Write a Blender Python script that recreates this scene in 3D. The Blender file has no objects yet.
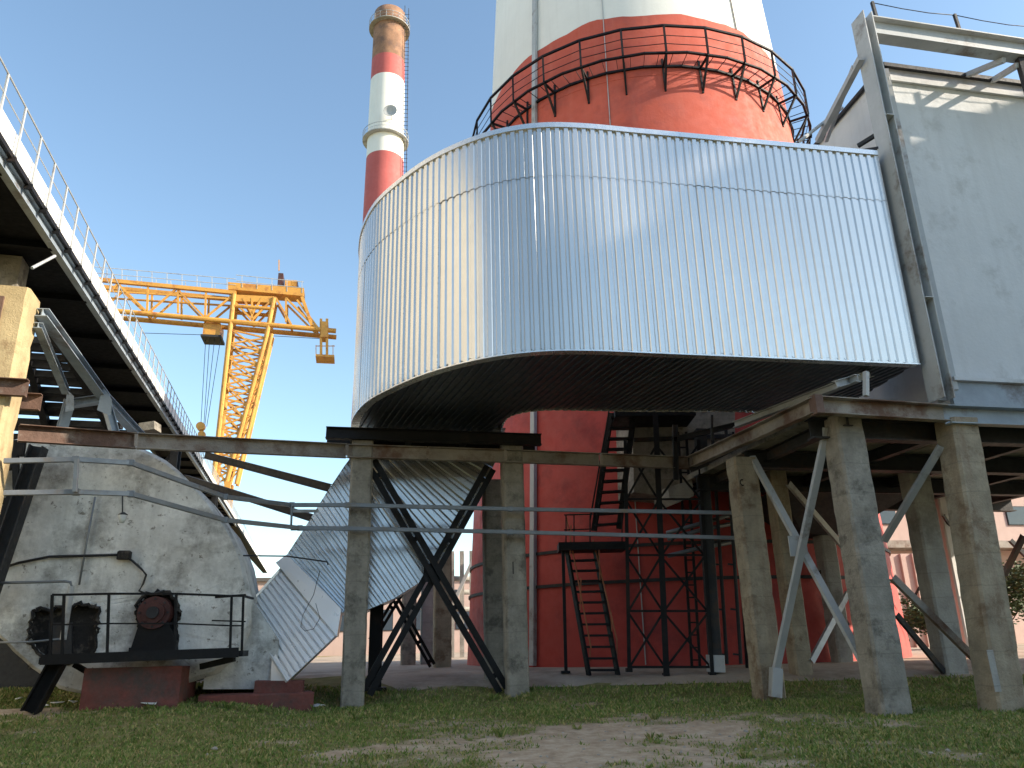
import bpy, bmesh, math, random
from mathutils import Vector, noise
random.seed(7)
R = math.radians
scene = bpy.context.scene
COL = scene.collection

# ---------------------------------------------------------------- camera
FPX = 769.0
PITCH, ROLL = R(18.6), R(-1.35)
EYE = Vector((0, 0, 1.6))
cF = Vector((0, math.cos(PITCH), math.sin(PITCH)))
cU0 = Vector((0, -math.sin(PITCH), math.cos(PITCH)))
cR0 = Vector((1, 0, 0))
cR = cR0 * math.cos(ROLL) + cU0 * math.sin(ROLL)
cU = cU0 * math.cos(ROLL) - cR0 * math.sin(ROLL)
cd = bpy.data.cameras.new('camera'); cam = bpy.data.objects.new('camera', cd); COL.objects.link(cam)
cd.sensor_width = 36; cd.lens = FPX / 1024 * 36; cd.clip_end = 4000; cd.clip_start = .05
from mathutils import Matrix
m = Matrix(((cR.x, cU.x, -cF.x), (cR.y, cU.y, -cF.y), (cR.z, cU.z, -cF.z)))
cam.matrix_world = Matrix.Translation(EYE) @ m.to_4x4()
scene.camera = cam

# ---------------------------------------------------------------- sky, sun, exposure
SUN_AZ, SUN_EL = R(99), R(27)          # clockwise from +Y
w = bpy.data.worlds.new('World'); scene.world = w; w.use_nodes = True
wn = w.node_tree.nodes; wl = w.node_tree.links
bg = wn['Background']; sky = wn.new('ShaderNodeTexSky')
sky.sky_type = 'NISHITA'; sky.sun_disc = False
sky.sun_elevation = SUN_EL; sky.sun_rotation = SUN_AZ
sky.air_density = 1.0; sky.dust_density = .7; sky.ozone_density = .8
tint = wn.new('ShaderNodeMix'); tint.data_type = 'RGBA'; tint.blend_type = 'MULTIPLY'; tint.inputs[0].default_value = 1; tint.inputs[7].default_value = (.955, 1.015, .975, 1)
wl.new(sky.outputs[0], tint.inputs[6]); wl.new(tint.outputs[2], bg.inputs[0]); bg.inputs[1].default_value = 0.14
sl = bpy.data.lights.new('sun', 'SUN'); sl.energy = 4.2; sl.angle = R(.6); sl.color = (1, .88, .72)
so = bpy.data.objects.new('sun', sl); COL.objects.link(so)
sdir = Vector((math.sin(SUN_AZ) * math.cos(SUN_EL), math.cos(SUN_AZ) * math.cos(SUN_EL), math.sin(SUN_EL)))
so.rotation_euler = sdir.to_track_quat('Z', 'Y').to_euler(); so.location = (60, 0, 60)
vs = scene.view_settings
vs.view_transform = 'Standard'; vs.look = 'None'; vs.exposure = 1.15; vs.gamma = 1; vs.use_curve_mapping = False

# ---------------------------------------------------------------- helpers
TH = R(11.5)                            # the plant grid is turned against the camera
GU = Vector((math.cos(TH), math.sin(TH), 0)); GV = Vector((-math.sin(TH), math.cos(TH), 0))
UP = Vector((0, 0, 1))
def ray(x, y): return cF + cR * ((x - 512) / FPX) - cU * ((y - 384) / FPX)
def at(x, y, Y): d = ray(x, y); return EYE + d * (Y / d.y)
def az(x, y, z): d = ray(x, y); return EYE + d * ((z - 1.6) / d.z)
def apl(x, y, P, n=None):               # point on the vertical plane through P (normal: grid depth direction)
    n = n or GV; d = ray(x, y); return EYE + d * ((P - EYE).dot(n) / d.dot(n))
def G(a, b, z=0): return GU * a + GV * b + UP * z
def ga(P): return P.dot(GU)
def gb(P): return P.dot(GV)
def sstep(a, b, x):
    t = max(0, min(1, (x - a) / (b - a))); return t * t * (3 - 2 * t)
def hgt(x, y):
    ks = [(-900, 0), (11, 0), (16, .17), (19.5, .28), (21, .58), (23, .8), (2000, .8)]
    for (y0, z0), (y1, z1) in zip(ks, ks[1:]):
        if y <= y1: h = z0 + (z1 - z0) * (y - y0) / (y1 - y0); break
    return h + .28 * sstep(-4.6, -6.6, x) * sstep(13.5, 17.2, y) * (1 - sstep(20, 22.5, y))

OFF = {}
def root(name, loc, label, cat, group=None):
    o = bpy.data.objects.new(name, None); COL.objects.link(o); o.location = loc; o.empty_display_size = .3
    o['label'] = label; o['category'] = cat
    if group: o['group'] = group
    o['kind'] = 'thing'
    OFF[o] = Vector(loc); return o
def tag(o, label, cat, group=None):
    o['label'] = label; o['category'] = cat
    if group: o['group'] = group
    if 'kind' not in o: o['kind'] = 'thing'
    return o
def mesh(name, verts, faces, mat, parent=None, smooth=False, data=None):
    off = OFF.get(parent, Vector()) if parent else Vector()
    me = bpy.data.meshes.new(name)
    me.from_pydata([tuple(Vector(v) - off) for v in verts], [], faces); me.update()
    if mat: me.materials.append(mat)
    if smooth:
        for p in me.polygons: p.use_smooth = True
    o = bpy.data.objects.new(name, me); COL.objects.link(o)
    if parent: o.parent = parent; OFF[o] = off
    return o
def fix(o):                              # outward normals
    bm = bmesh.new(); bm.from_mesh(o.data); bmesh.ops.recalc_face_normals(bm, faces=bm.faces); bm.to_mesh(o.data); bm.free(); return o
def prof(kind, w, h):
    t = max(.012, min(w, h) * .1)
    if kind == 'box': c = min(w, h) * .06; return [(-w/2+c, -h/2), (w/2-c, -h/2), (w/2, -h/2+c), (w/2, h/2-c), (w/2-c, h/2), (-w/2+c, h/2), (-w/2, h/2-c), (-w/2, -h/2+c)]
    if kind == 'sq': return [(-w/2, -h/2), (w/2, -h/2), (w/2, h/2), (-w/2, h/2)]
    if kind == 'I': return [(-w/2, -h/2), (w/2, -h/2), (w/2, -h/2+t), (t/2, -h/2+t), (t/2, h/2-t), (w/2, h/2-t), (w/2, h/2), (-w/2, h/2), (-w/2, h/2-t), (-t/2, h/2-t), (-t/2, -h/2+t), (-w/2, -h/2+t)]
    if kind == 'C': return [(-w/2, -h/2), (w/2, -h/2), (w/2, -h/2+t), (-w/2+t, -h/2+t), (-w/2+t, h/2-t), (w/2, h/2-t), (w/2, h/2), (-w/2, h/2)]
    if kind == 'L': return [(-w/2, -h/2), (w/2, -h/2), (w/2, -h/2+t), (-w/2+t, -h/2+t), (-w/2+t, h/2), (-w/2, h/2)]
    if kind == 'T': n = 10; return [(w/2*math.cos(2*math.pi*i/n), h/2*math.sin(2*math.pi*i/n)) for i in range(n)]
    if kind == 't': n = 6; return [(w/2*math.cos(2*math.pi*i/n), h/2*math.sin(2*math.pi*i/n)) for i in range(n)]
def frame(d, up):
    d = d.normalized(); x = d.cross(up)
    if x.length < 1e-4: x = d.cross(Vector((0, 1, 0)))
    x.normalize(); return x, x.cross(d).normalized()
def bargeo(p0, p1, pr, up=UP):
    p0 = Vector(p0); p1 = Vector(p1); x, y = frame(p1 - p0, up); n = len(pr)
    vs_ = [p0 + x * a + y * b for a, b in pr] + [p1 + x * a + y * b for a, b in pr]
    fs = [(i, (i+1) % n, n+(i+1) % n, n+i) for i in range(n)] + [tuple(range(n-1, -1, -1)), tuple(range(n, 2*n))]
    return vs_, fs
def bar(name, p0, p1, w, h, mat, parent=None, kind='sq', up=UP):
    v, f = bargeo(p0, p1, prof(kind, w, h), up)
    return mesh(name, v, f, mat, parent, smooth=False)
def bars(name, segs, w, h, mat, parent=None, kind='sq', up=UP):   # one part made of several welded bars
    V, F = [], []
    for a, b in segs:
        v, f = bargeo(a, b, prof(kind, w, h), up); k = len(V); V += v; F += [tuple(i+k for i in q) for q in f]
    return mesh(name, V, F, mat, parent)
def tube(name, pts, r, mat, parent=None, n=8):
    pts = [Vector(p) for p in pts]; V, F = [], []
    for i, p in enumerate(pts):
        d = (pts[min(i+1, len(pts)-1)] - pts[max(i-1, 0)])
        x, y = frame(d, UP if abs(d.normalized().z) < .95 else Vector((0, 1, 0)))
        V += [p + (x * math.cos(2*math.pi*k/n) + y * math.sin(2*math.pi*k/n)) * r for k in range(n)]
    for i in range(len(pts)-1):
        for k in range(n): F.append((i*n+k, i*n+(k+1) % n, (i+1)*n+(k+1) % n, (i+1)*n+k))
    F += [tuple(range(n-1, -1, -1)), tuple(range((len(pts)-1)*n, len(pts)*n))]
    return mesh(name, V, F, mat, parent, smooth=True)
def box(name, c, sx, sy, sz, mat, parent=None, u=None, v=None, bev=.0):   # base-centred box on the grid axes
    u = u or GU; v = v or GV; c = Vector(c); b = bev
    V = []
    for z, ins in (((0, 0),) if False else ((0, 0), (sz-b, 0), (sz, b))) if b else ((0, 0), (sz, 0)):
        for a, d in ((-1, -1), (1, -1), (1, 1), (-1, 1)):
            V.append(c + u * (a * (sx/2-ins)) + v * (d * (sy/2-ins)) + UP * z)
    L = len(V)//4; F = [(3, 2, 1, 0), tuple(range(L*4-4, L*4))]
    for l in range(L-1):
        for i in range(4): F.append((l*4+i, l*4+(i+1) % 4, l*4+4+(i+1) % 4, l*4+4+i))
    return mesh(name, V, F, mat, parent)
def lathe(name, prf, cx, cy, mat, parent=None, n=64, a0=0, a1=2*math.pi, smooth=True):
    full = abs(a1-a0-2*math.pi) < 1e-6; m_ = n if full else n+1; V, F = [], []
    for r, z in prf:
        for i in range(m_):
            a = a0 + (a1-a0)*i/n; V.append((cx+r*math.cos(a), cy+r*math.sin(a), z))
    for j in range(len(prf)-1):
        for i in range(n if full else n):
            k = (i+1) % m_; F.append((j*m_+i, j*m_+k, (j+1)*m_+k, (j+1)*m_+i))
    return mesh(name, V, F, mat, parent, smooth=smooth)
def ring(name, cx, cy, r, z, th, mat, parent=None, n=72, a0=0, a1=2*math.pi, h=None):
    h = h or th
    return lathe(name, [(r-th/2, z-h/2), (r+th/2, z-h/2), (r+th/2, z+h/2), (r-th/2, z+h/2), (r-th/2, z-h/2)], cx, cy, mat, parent, n, a0, a1, smooth=False)

# ---------------------------------------------------------------- materials
def pm(name, col, rough=.75, metal=0., var=.18, scale=1.2, dirt=None, damt=.5, dscale=.8, streak=0., scol=None,
       bump=.25, bscale=18., rvar=.1, spec=.5, bdet=6, form=False, chips=None):
    M = bpy.data.materials.new(name); M.use_nodes = True; N = M.node_tree.nodes; L = M.node_tree.links
    B = N['Principled BSDF']; B.inputs['Metallic'].default_value = metal; B.inputs['Specular IOR Level'].default_value = spec
    geo = N.new('ShaderNodeNewGeometry'); P = geo.outputs['Position']
    def tex(sc, det=5, vec=P, ro=.6):
        t = N.new('ShaderNodeTexNoise'); t.inputs['Scale'].default_value = sc; t.inputs['Detail'].default_value = det; t.inputs['Roughness'].default_value = ro
        L.new(vec, t.inputs['Vector']); return t.outputs['Fac']
    def mrange(s, a, b, c=0., d=1.):
        r = N.new('ShaderNodeMapRange'); r.inputs[1].default_value = a; r.inputs[2].default_value = b; r.inputs[3].default_value = c; r.inputs[4].default_value = d
        L.new(s, r.inputs[0]); return r.outputs[0]
    def mix(f, a, b):
        x = N.new('ShaderNodeMix'); x.data_type = 'RGBA'
        if isinstance(f, float): x.inputs[0].default_value = f
        else: L.new(f, x.inputs[0])
        for k, s in ((6, a), (7, b)):
            if isinstance(s, tuple): x.inputs[k].default_value = (*s, 1)
            else: L.new(s, x.inputs[k])
        return x.outputs[2]
    lo = tuple(max(0, c*(1-var)) for c in col); hi = tuple(min(1, c*(1+var)) for c in col)
    n1 = tex(scale, 6); c = mix(mrange(n1, .3, .7), lo, hi)
    n2 = tex(scale*7.3, 4); c = mix(mrange(n2, .35, .75, 0, .35), c, tuple(x*(1-var*1.3) for x in col))
    if dirt:
        nd = tex(dscale, 8, ro=.7); c = mix(mrange(nd, .62-damt*.3, .72-damt*.2, 0, .9), c, dirt)
    if streak:
        mp = N.new('ShaderNodeMapping'); mp.inputs['Scale'].default_value = (3.2, 3.2, .16); L.new(P, mp.inputs[0])
        ns = tex(1.0, 5, mp.outputs[0]); c = mix(mrange(ns, .5, .78, 0, streak), c, scol or tuple(x*.45 for x in col))
    if chips:
        nc = tex(5.5, 9, ro=.72); c = mix(mrange(nc, .60, .635, 0, .85), c, chips)
        nc2 = tex(.55, 7, ro=.75); c = mix(mrange(nc2, .56, .66, 0, .7), c, tuple(x*.55 for x in col))
    if form:                             # board marks left by the formwork
        sx = N.new('ShaderNodeSeparateXYZ'); L.new(P, sx.inputs[0]); md = N.new('ShaderNodeMath'); md.operation = 'PINGPONG'; md.inputs[1].default_value = .31
        ad = N.new('ShaderNodeMath'); L.new(sx.outputs[2], ad.inputs[0]); L.new(mrange(n1, 0, 1, -.05, .05), ad.inputs[1]); L.new(ad.outputs[0], md.inputs[0])
        c = mix(mrange(md.outputs[0], .0, .018, .45, 0), c, tuple(x*.5 for x in col))
    L.new(c, B.inputs['Base Color'])
    L.new(mrange(n2, .3, .7, max(.03, rough-rvar), min(1, rough+rvar)), B.inputs['Roughness'])
    if bump:
        bp = N.new('ShaderNodeBump'); bp.inputs['Strength'].default_value = bump; bp.inputs['Distance'].default_value = .02
        L.new(tex(bscale, bdet), bp.inputs['Height']); L.new(bp.outputs[0], B.inputs['Normal'])
    return M
MT = {}
MT['zinc'] = pm('galvanised_sheet', (.60, .595, .58), .23, .74, var=.04, scale=.5, streak=.2, scol=(.55, .53, .50), bump=0, rvar=.02)
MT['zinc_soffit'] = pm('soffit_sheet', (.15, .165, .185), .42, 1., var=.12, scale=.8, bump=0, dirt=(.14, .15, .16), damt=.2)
MT['zinc_reflect'] = pm('painted_reflection_sheet', (.82, .825, .82), .3, .35, var=.05, scale=.8, bump=0, rvar=.03)  # paler base stands in for the bright reflection on the lower duct box
MT['zinc_plain'] = pm('plain_flashing', (.66, .67, .68), .3, .75, var=.06, bump=0)
MT['conc'] = pm('cast_concrete', (.29, .265, .22), .9, var=.28, scale=2.6, dirt=(.10, .09, .075), damt=.36, dscale=2.2, streak=.5, scol=(.13, .115, .095), bump=.9, bscale=22, form=True)
MT['conc_warm'] = pm('stained_concrete', (.33, .275, .195), .9, var=.28, scale=2.4, dirt=(.15, .095, .055), damt=.36, dscale=1.5, streak=.6, scol=(.17, .10, .06), bump=.9, bscale=22, form=True)
MT['conc_yellow'] = pm('yellowed_concrete', (.46, .36, .20), .9, var=.22, scale=1.4, dirt=(.25, .16, .08), damt=.3, dscale=1.1, streak=.4, scol=(.25, .17, .09), bump=.6, bscale=26)
MT['conc_pale'] = pm('pale_concrete', (.38, .365, .33), .9, var=.2, scale=2, dirt=(.2, .185, .165), damt=.3, streak=.4, bump=.7, bscale=22, form=True)
MT['steel_black'] = pm('black_painted_steel', (.009, .009, .010), .6, var=.3, dirt=(.03, .02, .015), damt=.22, bump=.2, spec=.25)
MT['under'] = pm('black_floor_underside', (.004, .005, .007), .8, var=.3, bump=.1, spec=.1)  # near-black base for the gallery floor and its beams
MT['steel_dark'] = pm('dark_steel', (.03, .031, .034), .6, var=.3, dirt=(.07, .045, .03), damt=.28, bump=.25, spec=.3)
MT['steel_grey'] = pm('grey_painted_steel', (.42, .43, .43), .5, var=.1, dirt=(.16, .12, .09), damt=.2, streak=.25, bump=.15)
MT['steel_blue'] = pm('blue_grey_steel', (.27, .32, .37), .5, var=.18, dirt=(.12, .1, .09), damt=.25, bump=.15)
MT['rust'] = pm('rusty_channel_steel', (.30, .265, .225), .75, var=.25, scale=1., dirt=(.12, .055, .03), damt=.55, dscale=.9, bump=.5, bscale=30)
MT['rust_dark'] = pm('heavily_rusted_steel', (.135, .08, .06), .85, var=.35, scale=2, dirt=(.26, .235, .20), damt=.34, bump=.5, bscale=30)
MT['pipe'] = pm('galvanised_tray', (.20, .215, .23), .42, .3, var=.2, dirt=(.2, .15, .1), damt=.15, bump=.15)
MT['red'] = pm('red_painted_concrete', (.52, .095, .055), .8, var=.14, scale=.35, dirt=(.40, .08, .055), damt=.4, dscale=.5, streak=.35, scol=(.56, .17, .11), bump=.35, bscale=9)
MT['red_shade'] = pm('shade_deepened_red', (.45, .05, .038), .65, var=.14, scale=.5, dirt=(.27, .028, .026), damt=.35, dscale=.7, streak=.25, scol=(.30, .05, .04), bump=.35, bscale=9)  # same red deepened, shade on the lower shaft put into the colour
MT['white'] = pm('white_painted_shaft', (.72, .71, .66), .8, var=.05, scale=.25, streak=.25, scol=(.55, .53, .48), bump=.3, bscale=9)
MT['red_far'] = pm('faded_red_band', (.48, .11, .10), .8, var=.1, scale=.3, streak=.2, bump=.1)
MT['white_far'] = pm('white_band', (.78, .77, .72), .8, var=.04, scale=.3, streak=.2, scol=(.6, .57, .5), bump=.1)
MT['brick_far'] = pm('weathered_brick_top', (.30, .165, .10), .9, var=.3, scale=.9, dirt=(.15, .09, .07), damt=.5, dscale=.5, bump=.3)
MT['plaster'] = pm('flaking_white_insulation', (.66, .655, .62), .9, var=.24, scale=1.6, dirt=(.21, .20, .18), damt=.44, dscale=.75, streak=.35, scol=(.24, .22, .19), bump=.9, bscale=7, chips=(.17, .155, .13))
MT['wall'] = pm('pale_render_wall', (.61, .62, .625), .85, var=.05, scale=.6, dirt=(.47, .475, .47), damt=.25, streak=.22, scol=(.40, .40, .39), bump=.35, bscale=10)
MT['wall_cream'] = pm('cream_render', (.50, .465, .40), .85, var=.06, scale=.2, streak=.12, bump=.1)
MT['wall_pink'] = pm('pink_render', (.52, .38, .33), .85, var=.06, scale=.4, streak=.15, bump=.1)
MT['wall_white'] = pm('whitewashed_parapet', (.80, .79, .76), .8, var=.04, scale=1., streak=.15, bump=.15)
MT['yellow'] = pm('yellow_crane_paint', (.60, .30, .055), .55, var=.15, scale=.5, dirt=(.35, .12, .03), damt=.3, bump=.1)
MT['brick_red'] = pm('red_painted_plinth', (.19, .058, .045), .85, var=.3, scale=1.8, dirt=(.075, .06, .052), damt=.46, bump=.6, bscale=12)
MT['bearing'] = pm('red_brown_bearing', (.075, .022, .018), .6, var=.25, scale=3, dirt=(.05, .035, .03), damt=.4, bump=.3)
MT['soot'] = pm('sooty_insulation', (.018, .016, .015), .95, var=.4, scale=4, dirt=(.10, .085, .07), damt=.35, dscale=4, bump=1., bscale=14)
MT['glass'] = pm('dark_window', (.05, .07, .09), .15, var=.1, bump=0)
MT['apron'] = pm('worn_apron_concrete', (.40, .315, .235), .9, var=.18, scale=.9, dirt=(.22, .16, .11), damt=.4, dscale=.5, bump=.4, bscale=16)
MT['orange'] = pm('orange_handrail', (.40, .13, .05), .6, var=.2, bump=.1)
MT['cable'] = pm('black_cable', (.012, .012, .013), .5, bump=0)
MT['lamp'] = pm('lamp_glass', (.6, .62, .62), .2, bump=0)
MT['bark'] = pm('bark', (.10, .075, .05), .9, bump=.5)
MT['stone'] = pm('pebble', (.36, .32, .27), .9, var=.25, scale=5, bump=.3)
MT['scrap'] = pm('white_scrap', (.7, .7, .68), .6, bump=.1)
MT['roofing'] = pm('bitumen_roof', (.10, .095, .09), .9, bump=.3)

# ---------------------------------------------------------------- ground
def dirtmask(x, y):
    n = noise.noise(Vector((x*.55, y*.55, 3.1)))*.5 + noise.noise(Vector((x*1.9, y*1.9, 7.7)))*.35 + noise.noise(Vector((x*5, y*5, 1.7)))*.18
    g = math.exp(-(((x-2.6)/2.4)**2 + ((y-14.6)/1.7)**2)) * .78
    g = max(g, math.exp(-(((x-.3)/2.6)**2 + ((y-9.6)/2.0)**2)) * 1.0)
    g = max(g, .55*math.exp(-(((x-.5)/4)**2 + ((y-13)/3.0)**2)))
    g = max(g, .75*math.exp(-(((x+10)/1.6)**2 + ((y-17.2)/.8)**2)))
    return max(0, min(1, g + n*.95 + .0))
def axis(lo, hi, st, far):
    c = []; x = lo
    while x <= hi + 1e-6: c.append(x); x += st
    a = [hi + (far-hi)*(i/10)**2.2 for i in range(1, 11)]; b = [lo - (far+lo)*(i/10)**2.2 for i in range(1, 11)]
    return b[::-1] + c + a
xs = axis(-14, 14, .16, 900); ys = axis(7, 27, .16, 900)
GVv = []; gm = []
for y in ys:
    for x in xs:
        near = 6 < y < 28 and abs(x) < 15
        bumpz = (noise.noise(Vector((x*.9, y*.9, 0)))*.045 + noise.noise(Vector((x*3.1, y*3.1, 5)))*.018) if near else 0
        GVv.append((x, y, hgt(x, y) + bumpz)); gm.append(dirtmask(x, y) if near else .3)
nx = len(xs)
GF = [(j*nx+i, j*nx+i+1, (j+1)*nx+i+1, (j+1)*nx+i) for j in range(len(ys)-1) for i in range(nx-1)]
gmat = bpy.data.materials.new('grassy_earth'); gmat.use_nodes = True
def ground_nodes(M):
    N = M.node_tree.nodes; L = M.node_tree.links; B = N['Principled BSDF']; B.inputs['Roughness'].default_value = .95; B.inputs['Specular IOR Level'].default_value = .15
    at_ = N.new('ShaderNodeAttribute'); at_.attribute_name = 'dirt'
    geo = N.new('ShaderNodeNewGeometry')
    def tex(s, d=6, r=.65):
        t = N.new('ShaderNodeTexNoise'); t.inputs['Scale'].default_value = s; t.inputs['Detail'].default_value = d; t.inputs['Roughness'].default_value = r; L.new(geo.outputs['Position'], t.inputs['Vector']); return t.outputs['Fac']
    def ramp(f, stops):
        r = N.new('ShaderNodeValToRGB'); L.new(f, r.inputs[0]); e = r.color_ramp.elements
        e[0].position, e[0].color = stops[0][0], (*stops[0][1], 1); e[1].position, e[1].color = stops[-1][0], (*stops[-1][1], 1)
        for p, c in stops[1:-1]: k = e.new(p); k.color = (*c, 1)
        return r.outputs[0]
    grass = ramp(tex(2.2), [(.3, (.12, .125, .035)), (.5, (.19, .17, .06)), (.7, (.30, .24, .11))])
    dirt = ramp(tex(3.5, 10, .75), [(.28, (.28, .19, .12)), (.5, (.47, .35, .24)), (.72, (.62, .51, .38))])
    mx = N.new('ShaderNodeMix'); mx.data_type = 'RGBA'
    ad = N.new('ShaderNodeMath'); ad.operation = 'ADD'; L.new(at_.outputs['Fac'], ad.inputs[0])
    t2 = N.new('ShaderNodeMapRange'); L.new(tex(9, 8, .8), t2.inputs[0]); t2.inputs[3].default_value = -.45; t2.inputs[4].default_value = .45; L.new(t2.outputs[0], ad.inputs[1])
    mr = N.new('ShaderNodeMapRange'); L.new(ad.outputs[0], mr.inputs[0]); mr.inputs[1].default_value = .22; mr.inputs[2].default_value = .55
    L.new(mr.outputs[0], mx.inputs[0]); L.new(grass, mx.inputs[6]); L.new(dirt, mx.inputs[7]); L.new(mx.outputs[2], B.inputs['Base Color'])
    bp = N.new('ShaderNodeBump'); bp.inputs['Strength'].default_value = .7; bp.inputs['Distance'].default_value = .05; L.new(tex(14, 8, .75), bp.inputs['Height']); L.new(bp.outputs[0], B.inputs['Normal'])
ground_nodes(gmat)
gr = mesh('ground', GVv, GF, gmat, smooth=True); gr['kind'] = 'structure'
ca = gr.data.attributes.new('dirt', 'FLOAT', 'POINT'); ca.data.foreach_set('value', gm)

# worn concrete apron round the foot of the chimney, and yard behind
AV, AF = [], []
axs = [-16 + i*1.0 for i in range(70)]; ays = [20.75 + i*.5 for i in range(9)] + [26 + i*6 for i in range(12)]
for j, y in enumerate(ays):
    for x in axs:
        jit = noise.noise(Vector((x*.8, 0, 9)))*.22 if j == 0 else 0
        AV.append((x, y + jit + (.0 if x > -4 else .6), hgt(max(x, -4), y) + .05 - (.05 if j == 0 else 0)))
na = len(axs)
AF = [(j*na+i, j*na+i+1, (j+1)*na+i+1, (j+1)*na+i) for j in range(len(ays)-1) for i in range(na-1)]
ap = mesh('concrete_apron', AV, AF, MT['apron'], smooth=True); ap['kind'] = 'structure'

# grass blades
def grass_mat():
    M = bpy.data.materials.new('grass_blades'); M.use_nodes = True; N = M.node_tree.nodes; L = M.node_tree.links; B = N['Principled BSDF']
    B.inputs['Roughness'].default_value = .7; B.inputs['Specular IOR Level'].default_value = .2
    g = N.new('ShaderNodeNewGeometry'); r = N.new('ShaderNodeValToRGB'); L.new(g.outputs['Random Per Island'], r.inputs[0]); e = r.color_ramp.elements
    e[0].position = 0; e[0].color = (.09, .145, .03, 1); e[1].position = 1; e[1].color = (.44, .34, .14, 1)
    for p, c in ((.3, (.135, .20, .04)), (.6, (.20, .24, .06)), (.82, (.32, .29, .11))): k = e.new(p); k.color = (*c, 1)
    L.new(r.outputs[0], B.inputs['Base Color']); return M
BV, BF = [], []
rr = random.Random(3)
cnt = 0
while cnt < 120000:
    y = 8.6 + (rr.random()**1.35)*13.0
    x = (rr.random()*2-1) * (y*.74+.6)
    if y > 20.75 + (.6 if x < -4 else 0): continue
    mval = dirtmask(x, y)
    clump = noise.noise(Vector((x*2.1, y*2.1, 11)))*.5 + noise.noise(Vector((x*.6, y*.6, 4)))*.5
    if rr.random() < mval*1.75 - .1 - clump*.25: continue
    cnt += 1
    z = hgt(x, y) + noise.noise(Vector((x*.9, y*.9, 0)))*.045 + noise.noise(Vector((x*3.1, y*3.1, 5)))*.018 - .005
    h = (.022 + .04*rr.random()) * (1 + .9*max(-.4, clump)) * (1.35 if rr.random() < .06 else 1) * (1 + .5*sstep(15, 20, y))
    a = rr.random()*6.283; wd = .005 + .006*rr.random() + .0004*y; lx = math.cos(a); ly = math.sin(a); b2 = rr.random()*6.283; le = h*(.3+.6*rr.random())
    k = len(BV)
    BV += [(x-lx*wd, y-ly*wd, z), (x+lx*wd, y+ly*wd, z), (x+lx*wd*.6+math.cos(b2)*le*.4, y+ly*wd*.6+math.sin(b2)*le*.4, z+h*.65), (x+math.cos(b2)*le, y+math.sin(b2)*le, z+h)]
    BF += [(k, k+1, k+2), (k, k+2, k+3)]
for _ in range(230):
    y = 9.2 + rr.random()**1.2*11.3; x = (rr.random()*2-1)*(y*.72)
    if rr.random() < .3: c_ = rr.choice(((-4, 19.4), (.1, 20.1), (5.8, 18.5), (7.2, 15.8), (9.4, 15.9), (-8, 17.2), (-6, 17.6))); x = c_[0]+rr.gauss(0, .45); y = c_[1]-abs(rr.gauss(.25, .2))
    if dirtmask(x, y) > .75 and rr.random() < .8: continue
    z0_ = hgt(x, y) - .01; hh = .05+.09*rr.random()**2
    for _k in range(rr.randint(14, 34)):
        a = rr.random()*6.283; rad = rr.random()*.07; px_, py_ = x+math.cos(a)*rad, y+math.sin(a)*rad; wd = .005+.004*rr.random()+.0003*y; ln = hh*(.6+.7*rr.random()); k = len(BV); ta = a+1.57
        BV += [(px_-math.cos(ta)*wd, py_-math.sin(ta)*wd, z0_), (px_+math.cos(ta)*wd, py_+math.sin(ta)*wd, z0_), (px_+math.cos(a)*ln*.25, py_+math.sin(a)*ln*.25, z0_+ln*.7), (px_+math.cos(a)*ln*.6, py_+math.sin(a)*ln*.6, z0_+ln)]
        BF += [(k, k+1, k+2), (k, k+2, k+3)]
go = mesh('grass', BV, BF, grass_mat()); go['kind'] = 'stuff'; tag(go, 'short patchy green and straw grass covering the foreground', 'grass')
# pebbles and crumbs scattered on the bare earth
PV, PF = [], []
ico = [(0, 0, 1), (.9, 0, .3), (.28, .85, .3), (-.72, .53, .3), (-.72, -.53, .3), (.28, -.85, .3), (.7, .5, -.4), (-.3, .8, -.4), (-.85, 0, -.4), (-.3, -.8, -.4), (.7, -.5, -.4)]
icf = [(0, 1, 2), (0, 2, 3), (0, 3, 4), (0, 4, 5), (0, 5, 1), (1, 6, 2), (2, 7, 3), (3, 8, 4), (4, 9, 5), (5, 10, 1), (2, 6, 7), (3, 7, 8), (4, 8, 9), (5, 9, 10), (1, 10, 6)]
n = 0
while n < 900:
    y = 8.8 + rr.random()*9; x = (rr.random()*2-1)*(y*.6)
    if rr.random() > dirtmask(x, y)*1.1 + .03: continue
    n += 1; s = .008 + .022*rr.random()**3 + (.03 if rr.random() < .015 else 0); k = len(PV); z = hgt(x, y) + noise.noise(Vector((x*.9, y*.9, 0)))*.045 + noise.noise(Vector((x*3.1, y*3.1, 5)))*.018
    PV += [(x+s*p[0]*(.7+.6*rr.random()), y+s*p[1]*(.7+.6*rr.random()), z+s*.7*p[2]+s*.25) for p in ico]; PF += [tuple(i+k for i in f) for f in icf]
pb = mesh('pebbles', PV, PF, MT['stone']); pb['kind'] = 'stuff'; tag(pb, 'loose pebbles scattered over the bare earth', 'pebbles')

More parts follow.
